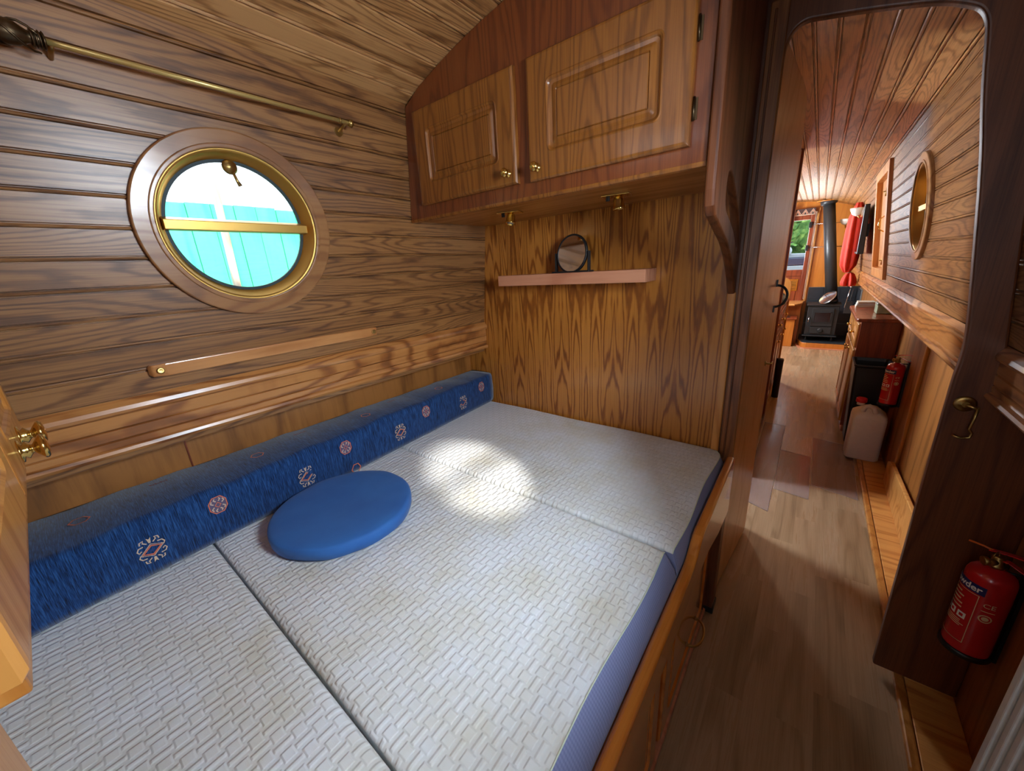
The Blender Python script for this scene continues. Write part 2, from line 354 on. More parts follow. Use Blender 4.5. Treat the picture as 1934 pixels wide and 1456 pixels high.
    def sphere(s, c, r, sx=1, sy=1, sz=1, seg=16, mi=0):
        vs = []; fs = []; R = seg // 2
        for i in range(R + 1):
            t = pi * i / R
            for k in range(seg):
                a = 2 * pi * k / seg; vs.append((c[0] + r * sx * sin(t) * cos(a), c[1] + r * sy * sin(t) * sin(a), c[2] + r * sz * cos(t)))
        for i in range(R):
            for k in range(seg):
                k2 = (k + 1) % seg; fs.append((i * seg + k, (i + 1) * seg + k, (i + 1) * seg + k2, i * seg + k2))
        return s.add(vs, fs, mi, True)
    def build(s, name, mat, parent=None, bevel=0, bseg=2, subsurf=0, uvf=None, smooth=None, weld=False, shift=None):
        o0 = org(parent)
        me = bpy.data.meshes.new(name)
        me.from_pydata([tuple(Vector(v) - o0) for v in s.v], [], s.f)
        mats = mat if isinstance(mat, (list, tuple)) else [mat]
        for m in mats: me.materials.append(Mt[m] if isinstance(m, str) else m)
        for p, mi, sm in zip(me.polygons, s.mi, s.sm): p.material_index = mi; p.use_smooth = sm if smooth is None else smooth
        bm = bmesh.new(); bm.from_mesh(me)
        if weld or subsurf: bmesh.ops.remove_doubles(bm, verts=bm.verts, dist=1e-5)
        bmesh.ops.recalc_face_normals(bm, faces=bm.faces); bm.to_mesh(me); bm.free()
        if uvf:
            ul = me.uv_layers.new(name='UVMap')
            for p in me.polygons:
                for li in p.loop_indices: ul.data[li].uv = uvf(me.vertices[me.loops[li].vertex_index].co, p)
        o = bpy.data.objects.new(name, me); C.objects.link(o)
        if parent: o.parent = parent
        ORG[o.name] = o0.copy()
        if bevel:
            b = o.modifiers.new('b', 'BEVEL'); b.width = bevel; b.segments = bseg; b.limit_method = 'ANGLE'; b.angle_limit = radians(40)
            b.harden_normals = False
        if subsurf:
            b = o.modifiers.new('s', 'SUBSURF'); b.levels = subsurf; b.render_levels = subsurf
        return o
def tag(o, label, cat=None, group=None, kind=None):
    if label: o['label'] = label
    if cat: o['category'] = cat
    if group: o['group'] = group
    if kind: o['kind'] = kind
    return o
def thing(name, loc, label, cat, group=None):
    o = bpy.data.objects.new(name, None); C.objects.link(o); o.location = loc; o.empty_display_size = .05
    ORG[o.name] = Vector(loc); return tag(o, label, cat, group)
def struct(name, loc=None, label=None):
    o = bpy.data.objects.new(name, None); C.objects.link(o); o.location = loc or (0, 0, 0); ORG[o.name] = Vector(o.location); o['kind'] = 'structure'
    if label: o['label'] = label
    return o
def S_(o, label=None):
    o['kind'] = 'structure'
    if label: o['label'] = label
    return o
def boolean_cut(o, cutters):
    """cut holes and bake the result, then drop the cutters"""
    tmp = []
    for cmb in cutters:
        c = cmb.build('cutter', 'black'); tmp.append(c)
        m = o.modifiers.new('h', 'BOOLEAN'); m.operation = 'DIFFERENCE'; m.solver = 'EXACT'; m.object = c
    dg = bpy.context.evaluated_depsgraph_get(); dg.update()
    me = bpy.data.meshes.new_from_object(o.evaluated_get(dg), preserve_all_data_layers=True, depsgraph=dg)
    o.modifiers.clear(); o.data = me
    for c in tmp: bpy.data.objects.remove(c, do_unlink=True)

# ------------------------------------------------------------------ hull section
LX0, RX0 = -1.405, 0.425       # side lining at z 1.09
def xl(z): return LX0 + (z - 1.09) * .12
def xr(z): return RX0 - (z - 1.09) * .12
def zc(x): return 2.20 - .2235 * (x + .49) ** 2
YR, YF = -1.25, 8.05
PITCH = .0698
JZ = [2.02 - PITCH * k for k in range(13)]
GRV = [(-.0072, 0), (-.0062, .007), (-.0042, .007), (-.0030, .0006), (.0, -.0008), (.0030, .0006), (.0042, .006), (.0054, .006), (.0066, 0)]

def lining_side(name, fx, sgn, y0, y1, label):
    """tongue-and-groove boards running fore and aft; sgn = direction of outside"""
    zs = [(1.02, 0.0)]
    for j in sorted(JZ):
        for d, dep in GRV: zs.append((j + d, dep))
    zs.append((2.075, 0.0))
    zs = [z for z in zs]
    inner = [(fx(z) + sgn * dep, z) for z, dep in zs]
    outer = [(fx(2.075) + sgn * .034, 2.075), (fx(1.02) + sgn * .034, 1.02)]
    mb = MB(); mb.prism(inner + outer, y0, y1, 'Y')
    def uvf(co, p): return (co.y, (2.02 - co.z) / PITCH + 200)
    return S_(mb.build(name, 'lining', uvf=uvf), label)
WL = lining_side('wall_left', xl, -1, YR, YF, 'oak tongue and groove cabin side with a round porthole above the bed')
WR = lining_side('wall_right', xr, 1, YR, YF, 'oak tongue and groove cabin side along the corridor')

def ceiling():
    xs = [(-1.32, 0)]
    j = -1.24; js = []
    while j < .33: js.append(j); j += .07
    for j in js:
        for d, dep in ((-.0088, 0), (-.0078, .008), (-.0048, .008), (-.0034, .0006), (0, -.0008), (.0034, .0006), (.0048, .008), (.0078, .008), (.0088, 0)): xs.append((j + d, dep))
    xs.append((.34, 0))
    xs.sort()
    prof = [(x, zc(x) + dep) for x, dep in xs]
    top = [(x, zc(x) + .035) for x in (.34, .1, -.2, -.49, -.8, -1.1, -1.32)]
    mb = MB(); mb.prism(prof + top, YR, YF, 'Y')
    def uvf(co, p): return (co.y, (co.x + 1.24) / .07 + 400)
    return S_(mb.build('ceiling', 'roof', uvf=uvf), 'arched oak tongue and groove cabin roof lining')
CE = ceiling()

# portholes and other openings
def pcut(side, y, z, r):
    x = xl(z) if side < 0 else xr(z); return MB().lathe([(r, -.12), (r, .12)], (x, y, z), (1, 0, -.12 if side < 0 else .12), 48)
boolean_cut(WL, [pcut(-1, .461, 1.61, .205), pcut(-1, 2.55, 1.61, .205), MB().box(-1.6, -1.2, 6.1, 7.1, 1.3, 1.9), MB().box(-1.6, -1.2, 4.3, 5.1, 1.3, 1.9)])
boolean_cut(WR, [pcut(1, .48, 1.61, .205), pcut(1, 2.80, 1.62, .205), MB().box(.2, .6, 4.02, 4.72, 1.27, 1.97)])

floor = MB().box(-1.6, .62, YR, YF, -.03, 0).build('floor', 'floor'); S_(floor, 'oak laminate floor of the corridor')

# capping boards (dado) and under-gunwale panels
def capping(name, fx, sgn):
    t = struct(name)
    i = -sgn  # inward
    P = [(fx(1.185), 1.185), (fx(1.185) + i * .006, 1.178), (fx(1.165) + i * .016, 1.168), (fx(1.155) + i * .020, 1.158), (fx(1.15) + i * .018, 1.150), (fx(1.146) + i * .010, 1.144),
         (fx(1.11) + i * .014, 1.113), (fx(1.11) + i * .0095, 1.111), (fx(1.11) + i * .0145, 1.108), (fx(1.085) + i * .016, 1.083), (fx(1.085) + i * .0115, 1.081), (fx(1.085) + i * .017, 1.078),
         (fx(1.06) + i * .018, 1.062), (fx(1.06) + i * .026, 1.058), (fx(1.05) + i * .030, 1.050), (fx(1.045) + i * .026, 1.042), (fx(1.04) + i * .0, 1.040), (fx(1.04) - i * .03, 1.040), (fx(1.185) - i * .0, 1.185)]
    o = MB().prism(P, YR, YF, 'Y').build('capping_board', 'capping', t)
    MB().box(min(fx(1.0) - i * .03, fx(1.0) - i * .17), max(fx(1.0) - i * .03, fx(1.0) - i * .17), YR, YF, 1.035, 1.05).build('gunwale_soffit', 'gunwale', t)
    return t
tag(capping('trim_1', xl, -1), 'moulded oak capping board along the cabin side above the bed')
tag(capping('trim_2', xr, 1), 'moulded oak capping board along the corridor cabin side')
o = MB().box(-1.56, -1.53, YR, YF, 0, 1.04).build('trim_3', 'gunwale'); S_(o, 'brown panel below the side deck beside the bed')
b = MB()
for y in (.20,): b.box(-1.535, -1.526, y - .002, y + .002, .7, 1.04)
b.build('panel_joint', 'mahog', o)
o = MB().box(.55, .58, YR, YF, 0, 1.04).build('trim_4', 'gunwale'); S_(o, 'oak panel below the side deck along the corridor')
MB().box(.535, .551, 2.985, 3.02, 0, 1.04).build('cover_strip', 'lightoak', o, bevel=.004)
MB().prism([(1.6, .02), (1.6, .27), (3.0, .19), (3.07, .16), (3.07, .02)], .515, .535, 'X').build('pipe_cover', 'lightoakX', o, bevel=.004)

# ------------------------------------------------------------------ centre bulkhead with doorway
YB = 1.52; TB = .028
def arc(cx, cz, r, a0, a1, n=8): return [(cx + r * cos(radians(a0 + (a1 - a0) * i / n)), cz + r * sin(radians(a0 + (a1 - a0) * i / n))) for i in range(n + 1)]
dl = -.158
door_open = [(dl, .0)] + [(dl, 1.98)] + [(-.155, 2.015), (-.142, 2.040), (-.118, 2.052)] + [(x, zc(x) - .118) for x in (-.08, 0, .08, .15)] + [(.192, 1.969), (.213, 1.955), (.227, 1.93), (.233, 1.90), (.250, 1.78), (.278, 1.637), (.310, 1.417), (.333, 1.256), (.340, 1.19), (.341, 1.14), (.338, 1.09), (.339, 1.0), (.341, .72), (.351, .025), (.356, .0)]
top = [(x, zc(x)) for x in [-.235 + i * (.305 + .235) / 10 for i in range(11)]]
# left jamb + lintel + right leaf as one outline
out = [(-.235, 0), (-.235, zc(-.235))] + top[1:] + [(xr(2.0), 2.0), (xr(1.5), 1.5), (xr(1.05), 1.05), (.55, 1.05), (.55, .025), (.351, .025)]
def chaikin(p, n):
    for _ in range(n):
        q = [p[0]]
        for a, b_ in zip(p[:-1], p[1:]): q += [(a[0] * .75 + b_[0] * .25, a[1] * .75 + b_[1] * .25), (a[0] * .25 + b_[0] * .75, a[1] * .25 + b_[1] * .75)]
        p = q + [p[-1]]
    return p
door_open = [door_open[0]] + chaikin(door_open[1:-2], 2) + door_open[-2:]
poly = out + door_open[::-1][2:]
def bulk_mesh():
    bm = bmesh.new()
    pts = []
    for p in poly:
        if not pts or (Vector(p) - Vector(pts[-1])).length > 1e-4: pts.append(p)
    vs = [bm.verts.new((p[0], YB, p[1])) for p in pts]
    f = bm.faces.new(vs)
    r = bmesh.ops.extrude_face_region(bm, geom=[f]); nv = [e for e in r['geom'] if isinstance(e, bmesh.types.BMVert)]
    bmesh.ops.translate(bm, verts=nv, vec=(0, TB, 0)); bmesh.ops.recalc_face_normals(bm, faces=bm.faces)
    me = bpy.data.meshes.new('wall_centre'); bm.to_mesh(me); bm.free(); me.materials.append(Mt['bulk'])
    o = bpy.data.objects.new('wall_centre', me); C.objects.link(o); ORG[o.name] = Vector((0, 0, 0))
    bv = o.modifiers.new('b', 'BEVEL'); bv.width = .006; bv.segments = 3; bv.limit_method = 'ANGLE'; bv.angle_limit = radians(50)
    return o
BK = S_(bulk_mesh(), 'dark oak bulkhead with a round-cornered doorway into the corridor')
o = MB().prism([(-1.55, 0), (-1.55, 1.04), (xl(1.04), 1.04), (xl(2.06), 2.06)] + [(x, zc(x)) for x in (-1.2, -1.0, -.8, -.6, -.4, -.236)] + [(-.236, 0)], YB, YB + TB, 'Y').build('wall_back', 'ply')
S_(o, 'oak veneered bulkhead behind the head of the bed')
MB().box(-.236, -.208, YB - .012, YB, .70, 1.33).build('cover_strip', 'lightoak', o, bevel=.004)
MB().box(-.204, -.158, YB - .006, YB, 0, 2.12).build('jamb_face_lit', 'jamb', BK, bevel=.003)  # lighter copy of the bulkhead face, its light put into the colour
MB().box(-.192, -.186, YB - .012, YB - .005, .70, 2.1).build('bead', 'bulk', BK, bevel=.002)
for (x, z) in ((-1.22, 1.405), (-1.196, 1.408), (-.47, 1.412), (-.385, 1.415), (-.355, 1.417)):
    pass

# corridor-side partition beyond the doorway, behind the opened door
o = MB().box(-.245, -.215, YB + TB, 2.16, 0, 2.17).box(-.245, -.215, 2.72, 3.9, 0, 2.17).box(-.245, -.215, 2.16, 2.72, 2.0, 2.17).build('wall_inner', 'doorpanel'); S_(o, 'veneered partition on the left of the corridor')
MB().box(-.255, -.198, 3.9, 3.945, 0, 2.19).build('trim_5', 'mahog', None, bevel=.006)
S_(bpy.data.objects['trim_5'], 'mahogany post at the end of the corridor partition')
MB().box(-.205, -.195, 3.1, 3.9, 0, .05).build('baseboard_left', 'bulk')
S_(bpy.data.objects['baseboard_left'], 'skirting strip at the foot of the corridor partition')

# rear bulkhead behind the camera with a hatchway opened for added light
o = MB().box(-1.55, -.36, YR - .03, YR, 0, 2.2).box(.26, .56, YR - .03, YR, 0, 2.2).box(-.36, .26, YR - .03, YR, 2.0, 2.2).box(-.36, .26, YR - .03, YR, 0, 1.05).build('wall_rear', 'bulk'); S_(o)

# right-hand floor edging
o = MB().box(.405, .432, 1.2, 3.9, 0, .02).build('trim_6', 'lightoak', None, bevel=.006); S_(o, 'worn edging strip along the corridor floor')
o = MB().box(.434, .55, 1.2, 3.9, 0, .016).build('trim_7', 'lightoakX', None, bevel=.003); S_(o, 'wooden ledge between the floor edging and the side panel')
MB().box(.36, .55, YB + .002, YB + TB - .002, .0, .02)

# ------------------------------------------------------------------ front bulkhead, front door
o = MB().box(-1.56, .58, YF, YF + .03, 0, 2.22)
WF = o.build('wall_front', 'endwall'); S_(WF, 'orange wood bulkhead at the far end of the boat')
boolean_cut(WF, [MB().box(-.62, -.19, YF - .1, YF + .1, 1.16, 1.92)])

# ------------------------------------------------------------------ portholes
def porthole(name, side, y, z, label, detailed):
    fx = xl if side < 0 else xr
    inn = Vector((1 if side < 0 else -1, 0, -.12)).normalized()      # inward normal
    c = Vector((fx(z), y, z)); up = Vector((0, 0, 1)); up = (up - inn * up.dot(inn)).normalized(); hz = Vector((0, 1, 0))
    t = struct(name, c, label)
    # timber surround: plate with rounded edges
    MB().ring(c, .246, .208, -.004, .016, inn, 128, round_=.004).build('timber_surround', 'ring', t)
    MB().ring(c, .212, .200, -.040, .019, inn, 128, round_=.003).build('timber_reveal', 'ring', t)
    # gold frame: flat flange then sloping reveal
    f = MB(); prof = [(.203, .006), (.203, .012), (.197, .013), (.192, .008), (.183, -.028), (.178, -.030), (.178, -.040), (.203, -.040)]
    vs = []; fs = []; seg = 72
    for r, d in prof:
        for k in range(seg): a = 2 * pi * k / seg; vs.append(c + inn * d + hz * (r * cos(a)) + up * (r * sin(a)))
    n = len(prof)
    for i in range(n):
        i2 = (i + 1) % n
        for k in range(seg): k2 = (k + 1) % seg; fs.append((i * seg + k, i * seg + k2, i2 * seg + k2, i2 * seg + k))
    f.add(vs, fs, 0, True); f.build('brass_frame', 'goldframe', t)
    MB().ring(c - inn * .034, .1785, .170, -.003, .003, inn, 72).build('rubber_seal', 'rubber', t)
    MB().lathe([(.178, -.036), (.178, -.033)], c, inn, 64).build('glass_pane', 'glass', t)
    if detailed:
        def P(a, b, d): return c + hz * a + up * b + inn * d
        bz = .004
        m = MB(); m.hexa([P(-.182, bz - .016, -.030), P(.182, bz - .016, -.030), P(.182, bz - .012, -.004), P(-.182, bz - .012, -.004), P(-.182, bz + .018, -.030), P(.182, bz + .018, -.030), P(.182, bz + .012, -.004), P(-.182, bz + .012, -.004)])
        m.build('glazing_bar', 'goldframe', t, bevel=.0015)
        k = MB(); k.lathe([(.0, 0), (.016, .001), (.019, .006), (.015, .011), (0, .013)], P(-.005, .158, -.012), inn, 20); k.build('window_catch', 'brassdull', t)
        k2 = MB(); k2.tube([P(-.002, .145, .002), P(.004, .125, .002), P(.010, .112, .002)], [.004, .004, .006], 8); k2.build('catch_lever', 'brassdull', bpy.data.objects['window_catch'])
    else:
        def P(a, b, d): return c + hz * a + up * b + inn * d
        MB().hexa([P(-.182, -.014, -.030), P(.182, -.014, -.030), P(.182, -.012, -.006), P(-.182, -.012, -.006), P(-.182, .016, -.030), P(.182, .016, -.030), P(.182, .012, -.006), P(-.182, .012, -.006)]).build('glazing_bar', 'goldframe', t)
    return t
porthole('window_1', -1, .461, 1.61, 'round brass-framed porthole with a horizontal bar above the bed', True)
porthole('window_2', 1, 2.80, 1.62, 'round porthole on the corridor side, seen edge-on', False)
porthole('window_3', 1, .48, 1.61, None, False)
porthole('window_4', -1, 2.55, 1.61, None, False)

Mt['rodbrass'] = flat('lacquered_brass_rod', srgb(206, 180, 112), .32, metal=.55)
# ------------------------------------------------------------------ curtain pole over the porthole
t = thing('curtain_pole', (-1.25, .47, 1.928), 'thin brass curtain pole with a dark twisted end knob above the porthole', 'curtain pole')
MB().cyl((-1.25, .13, 1.928), (-1.25, .80, 1.928), .0055, 12).build('rod', 'rodbrass', t)
f = MB(); f.lathe([(.006, 0), (.012, .004), (.013, .012), (.009, .018), (.012, .024), (.019, .036), (.021, .05), (.017, .066), (.008, .078), (0, .082)], (-1.25, .165, 1.928), (0, -1, 0), 20)
for k in range(3): f.tube([(-1.25 + .0215 * cos(a * .5 + k * 2.1), .155 - a * .010, 1.928 + .0215 * sin(a * .5 + k * 2.1)) for a in range(8)], .0022, 6)
for k in range(4): f.lathe([(.013, 0), (.0155, .002), (.013, .004)], (-1.25, .165 - k * .005, 1.928), (0, -1, 0), 16)
f.build('twisted_finial', 'bronze', t)
b = MB(); b.lathe([(.007, 0), (.011, .004), (.012, .012), (.007, .016)], (-1.25, .795, 1.928), (0, 1, 0), 14); b.cyl((-1.25, .79, 1.928), (xl(1.92) + .004, .79, 1.915), .0045, 10); b.cyl((xl(1.92) + .004, .79, 1.915), (xl(1.92), .79, 1.915), .014, 16)
b.lathe([(.0055, 0), (.0085, .001), (.0085, .004), (.0055, .005)], (-1.25, .765, 1.928), (0, 1, 0), 14); b.build('end_bracket', 'brassdull', t)
b = MB(); b.cyl((-1.25, .172, 1.928), (xl(1.93) + .001, .172, 1.92), .0045, 10); b.build('wall_bracket', 'brassdull', t)

Mt['grab'] = wood('grab_rail_oak', srgb(110, 62, 28), srgb(172, 112, 62), srgb(196, 138, 84), 'Y', rings=6, ring_amt=.3, streak=.6, rough=.28, coat=.4)
# ------------------------------------------------------------------ grab rail under the porthole
t = thing('grab_rail', (xl(1.25), .5, 1.25), 'slim oak grab rail with brass screw ends on the boarded wall below the porthole', 'rail')
def rail_pt(d, z): return xl(z) + d
yr0, yr1 = .158, .850; prof = []
m = MB(); vs = []; N = 24
pts = [(yr0, .006, .012), (yr0 + .006, .018, .016), (yr0 + .035, .024, .018), (yr0 + .06, .024, .018), (yr1 - .06, .024, .018), (yr1 - .035, .024, .018), (yr1 - .006, .018, .016), (yr1, .006, .012)]
rings_ = []
for y, dp, hh in pts:
    base = .012 if yr0 + .05 < y < yr1 - .05 else -.002
    rings_.append([(xl(1.245 - hh) + base, y, 1.245 - hh), (xl(1.245 - hh) + dp + .006, y, 1.245 - hh), (xl(1.245 + hh) + dp + .006, y, 1.245 + hh), (xl(1.245 + hh) + base, y, 1.245 + hh)])
for r_ in rings_: vs += r_
fs = [(i * 4 + k, i * 4 + (k + 1) % 4, (i + 1) * 4 + (k + 1) % 4, (i + 1) * 4 + k) for i in range(len(rings_) - 1) for k in range(4)] + [(0, 1, 2, 3), tuple(4 * (len(rings_) - 1) + k for k in range(4))]
m.add(vs, fs); m.build('wooden_bar', 'grab', t, bevel=.004, bseg=3)
for y in (yr0 + .022, yr1 - .022):
    MB().lathe([(.0085, 0), (.0085, .002), (.006, .003), (.0035, .0022), (0, .0022)], (xl(1.245) + .029, y, 1.245), (1, 0, .1), 16).build('screw_cup', 'brassdull', t)

# ------------------------------------------------------------------ overhead cupboard
YC = 1.065; ZB = 1.66
t = thing('overhead_cupboard', (-.78, 1.3, ZB), 'golden oak overhead cupboard with two moulded doors across the head of the bed', 'cupboard')
xR = -.238
front = [(xl(ZB) + .002, ZB)] + [(xl(2.05) + .002, 2.045)] + [(x, zc(x) - .001) for x in (-1.2, -1.1, -1.0, -.9, -.8, -.65, -.5, -.35, xR)] + [(xR, ZB)]
MB().prism(front, YC, YC + .018, 'Y').build('face_frame', 'cup', t, bevel=.002)
MB().box(xl(ZB) + .004, xR, YC + .018, YB - .001, ZB, ZB + .018).build('base_board', 'cupdoorH', t)
nose = [(YC - .002, ZB - .001), (YC + .001, ZB - .006), (YC + .010, ZB - .008), (YC + .02, ZB - .004), (YC + .02, ZB + .001), (YC - .002, ZB + .004)]
MB().prism(nose, xl(ZB) + .004, xR, 'X').build('edge_bead', 'cupdoor', t, bevel=.001)
def rrect(x0, x1, z0, z1, r, n=5):
    p = []
    for cx, cz, a in ((x1 - r, z1 - r, 0), (x0 + r, z1 - r, 90), (x0 + r, z0 + r, 180), (x1 - r, z0 + r, 270)):
        p += [(cx + r * cos(radians(a + 90 * i / n)), cz + r * sin(radians(a + 90 * i / n))) for i in range(n + 1)]
    return p
def moulded_door(parent, name, x0, x1, z0, z1, y, mat, inset=.065, th=.019, T=None):
    """door facing -y with a routed rectangular field; T maps (x,depth,z) to world"""
    T = T or (lambda x, d, z: (x, y - d, z))
    loops = []
    def L(i, r, d): loops.append([(px, pz, d) for px, pz in rrect(x0 + i, x1 - i, z0 + i, z1 - i, r)])
    L(0, .0005, 0); L(0, .0005, th - .006); L(.004, .003, th - .001); L(.009, .003, th)
    g = inset
    L(g, .018, th); L(g + .003, .016, th + .0015); L(g + .007, .014, th - .001); L(g + .010, .012, th - .005); L(g + .018, .008, th - .006)
    L(g + .026, .006, th - .003); L(g + .032, .004, th - .002); L(g + .034, .003, th - .005); L(g + .036, .002, th - .002)
    vs = []; fs = []; n = len(loops[0])
    for lp in loops: vs += [T(a, d, b_) for a, b_, d in lp]
    for i in range(len(loops) - 1):
        for k in range(n): k2 = (k + 1) % n; fs.append((i * n + k, i * n + k2, (i + 1) * n + k2, (i + 1) * n + k))
    fs.append(tuple((len(loops) - 1) * n + k for k in range(n))); fs.append(tuple(range(n))[::-1])
    return MB().add(vs, fs).build(name, mat, parent)
def knob(parent, p, d, s=1.0, mat='brass'):
    return MB().lathe([(.0115 * s, 0), (.0115 * s, .002), (.006 * s, .004), (.0055 * s, .010), (.009 * s, .013), (.013 * s, .018), (.0135 * s, .022), (.010 * s, .027), (0, .029)], p, d, 20).build('knob', mat, parent)
d1 = moulded_door(t, 'door', -1.238, -.776, 1.705, 2.013, YC, 'cupdoor'); knob(d1, (-.808, YC - .019, 1.737), (0, -1, 0))
d2 = moulded_door(t, 'door', -.728, -.277, 1.700, 2.012, YC, 'cupdoor'); knob(d2, (-.697, YC - .019, 1.733), (0, -1, 0))
for z in (1.925, 1.775): MB().cyl((-.2735, YC - .004, z - .024), (-.2735, YC - .004, z + .024), .0024, 10).box(-.2735, -.266, YC - .0015, YC, z - .022, z + .022).build('hinge', 'bronze', t)
# sculpted end panel with a hand-hold
ep = [(YC - .012, 2.16), (YC - .012, 1.60), (YC - .004, 1.565), (YC + .02, 1.545), (YC + .07, 1.530), (YC + .14, 1.508), (YC + .21, 1.487), (YC + .28, 1.455), (YC + .35, 1.41), (YC + .40, 1.37), (YC + .44, 1.325), (YB - .001, 1.318), (YB - .001, 2.16)]
hole = [(1.215, 1.665), (1.190, 1.640), (1.190, 1.59), (1.215, 1.565), (1.26, 1.553), (1.32, 1.535), (1.38, 1.51), (1.43, 1.478), (1.462, 1.455), (1.475, 1.462), (1.468, 1.495), (1.44, 1.54), (1.39, 1.585), (1.33, 1.62), (1.27, 1.65)]
def smooth_poly(p, n=3):
    for _ in range(n):
        q = []
        for i in range(len(p)):
            a, b_ = p[i], p[(i + 1) % len(p)]
            q += [(a[0] * .75 + b_[0] * .25, a[1] * .75 + b_[1] * .25), (a[0] * .25 + b_[0] * .75, a[1] * .25 + b_[1] * .75)]
        p = q
    return p
cutm = MB().prism(smooth_poly(hole, 2), -.3, -.15, 'X')
EP = MB().prism(ep, -.236, -.212, 'X').build('end_panel', 'bulk', t)
boolean_cut(EP, [cutm])
bv = EP.modifiers.new('b', 'BEVEL'); bv.width = .006; bv.segments = 3; bv.limit_method = 'ANGLE'; bv.angle_limit = radians(50)

# spotlights under the cupboard
def spotlight(x, y, yaw, label, tilt):
    t = thing('spotlight', (x, y, ZB - .001), label, 'spotlight', 'brass spotlights under the overhead cupboard')
    ca, sa = cos(yaw), sin(yaw)
    def R(px, py, z): return (x + px * ca - py * sa, y + px * sa + py * ca, z)
    MB().hexa([R(-.045, -.03, ZB - .004), R(.045, -.03, ZB - .004), R(.045, .03, ZB - .004), R(-.045, .03, ZB - .004), R(-.045, -.03, ZB - .0005), R(.045, -.03, ZB - .0005), R(.045, .03, ZB - .0005), R(-.045, .03, ZB - .0005)]).build('mounting_plate', 'brass', t, bevel=.0015)
    a = Vector(R(.005, 0, ZB - .004)); d = Vector(tilt).normalized()
    h = MB().lathe([(.008, -.002), (.014, .004), (.017, .012), (.019, .034), (.021, .036), (.021, .040), (.018, .040), (.017, .034), (0, .032)], a, d, 24).build('lamp_head', 'brass', t)
    MB().lathe([(0, .0330), (.0165, .0332), (.0165, .0350), (0, .0352)], a, d, 20).build('lens', 'whiteplastic', h)
    MB().box(R(-.028, 0, 0)[0] - .006, R(-.028, 0, 0)[0] + .006, R(-.028, 0, 0)[1] - .004, R(-.028, 0, 0)[1] + .004, ZB - .016, ZB - .003).build('switch', 'black', t, bevel=.002)
spotlight(-.967, 1.25, .35, 'small brass swivel spotlight under the left half of the overhead cupboard', (0, -.25, -1))
spotlight(-.548, 1.28, .20, 'small brass swivel spotlight under the right half of the overhead cupboard', (.1, .05, -1))

# floating shelf and vanity mirror
t = thing('floating_shelf', (-.83, 1.46, 1.375), 'pinkish oak floating shelf on the bulkhead above the bed', 'shelf')
MB().box(-1.175, -.484, 1.400, YB, 1.376, 1.422).build('shelf_board', 'shelf', t, bevel=.0012)
MB().box(-1.172, -.487, 1.3985, 1.4002, 1.378, 1.420).build('edge_strip', 'shelf', t)
t = thing('vanity_mirror', (-.80, 1.45, 1.4225), 'round black-framed swivel mirror standing on the floating shelf', 'mirror')
mc = Vector((-.806, 1.445, 1.495)); md = Vector((-.15, -1, .12)).normalized()
MB().lathe([(.074, -.006), (.0775, -.004), (.0775, .004), (.074, .0065), (.070, .0055), (.070, .004)], mc, md, 48).lathe([(0, -.006), (.074, -.006)], mc, md, 48).build('mirror_frame', 'black', t)
MB().lathe([(.070, .0036), (.070, .0042)], mc, md, 48).build('mirror_glass', 'mirror', t, smooth=False)
st = MB(); hx = Vector((1, -.15, 0)).normalized()
for s in (-1, 1):
    a = mc + hx * (.084 * s)
    st.box(a.x - .0035, a.x + .0035, a.y - .009, a.y + .009, 1.4225, 1.502)
    st.cyl(mc + hx * (.076 * s), a, .003, 8)
st.box(mc.x - .088, mc.x + .088, 1.445 - .020, 1.445 + .020, 1.4222, 1.428)
st.build('stand', 'black', t, bevel=.0015)

# ------------------------------------------------------------------ bed base
t = thing('bed_base', (-.8, .6, 0), 'varnished oak bed base with a raised scalloped side board and cupboard doors', 'bed')
MB().box(-1.52, -.21, -.35, YB - .002, .565, .60).build('bed_deck', 'cupdoorH', t)
MB().box(-.214, -.196, -.35, 1.43, .03, .60).build('front_panel', 'rail', t)
MB().box(-.21, -.155, 1.44, YB - .002, .03, .56).build('corner_post', 'bulk', t, bevel=.003)
MB().box(-.21, -.150, 1.44, YB - .002, 0, .03).build('post_foot', 'black', t, bevel=.004)
MB().box(-.200, -.176, -.35, 1.43, 0, .028).build('plinth_strip', 'shelf', t, bevel=.004)
sb = [(1.512, .47), (1.30, .50), (1.12, .555), (1.0, .565), (-.35, .565), (-.35, .665), (.86, .665), (.905, .668), (.935, .678), (.960, .695), (.985, .709), (1.02, .715), (1.512, .715)]
MB().prism(sb, -.176, -.148, 'X').build('side_board', 'rail', t, bevel=.009, bseg=4)
def bed_T(x, d, z): return (-.196 + d, x, z)
for (y0, y1) in ((.83, 1.40), (.22, .79), (-.35, .18)):
    moulded_door(t, 'door', y0, y1, .045, .53, 0, 'rail', inset=.06, th=.016, T=bed_T)
def dhandle(parent, p0, p1, out, r=.0035, mat='brassdull'):
    p0 = Vector(p0); p1 = Vector(p1); out = Vector(out); pts = []
    for i in range(13):
        a = pi * i / 12; pts.append(p0.lerp(p1, .5 - .5 * cos(a)) + out * sin(a) ** .8)
    m = MB().tube(pts, r, 8)
    for p in (p0, p1): m.lathe([(.008, 0), (.008, .002), (.004, .006)], p, out, 12)
    return m.build('handle', mat, parent)
dhandle(bpy.data.objects['door.002'] if 'door.002' in bpy.data.objects else t, (-.180, 1.11, .155), (-.180, 1.25, .140), (.038, 0, -.004), .0045)

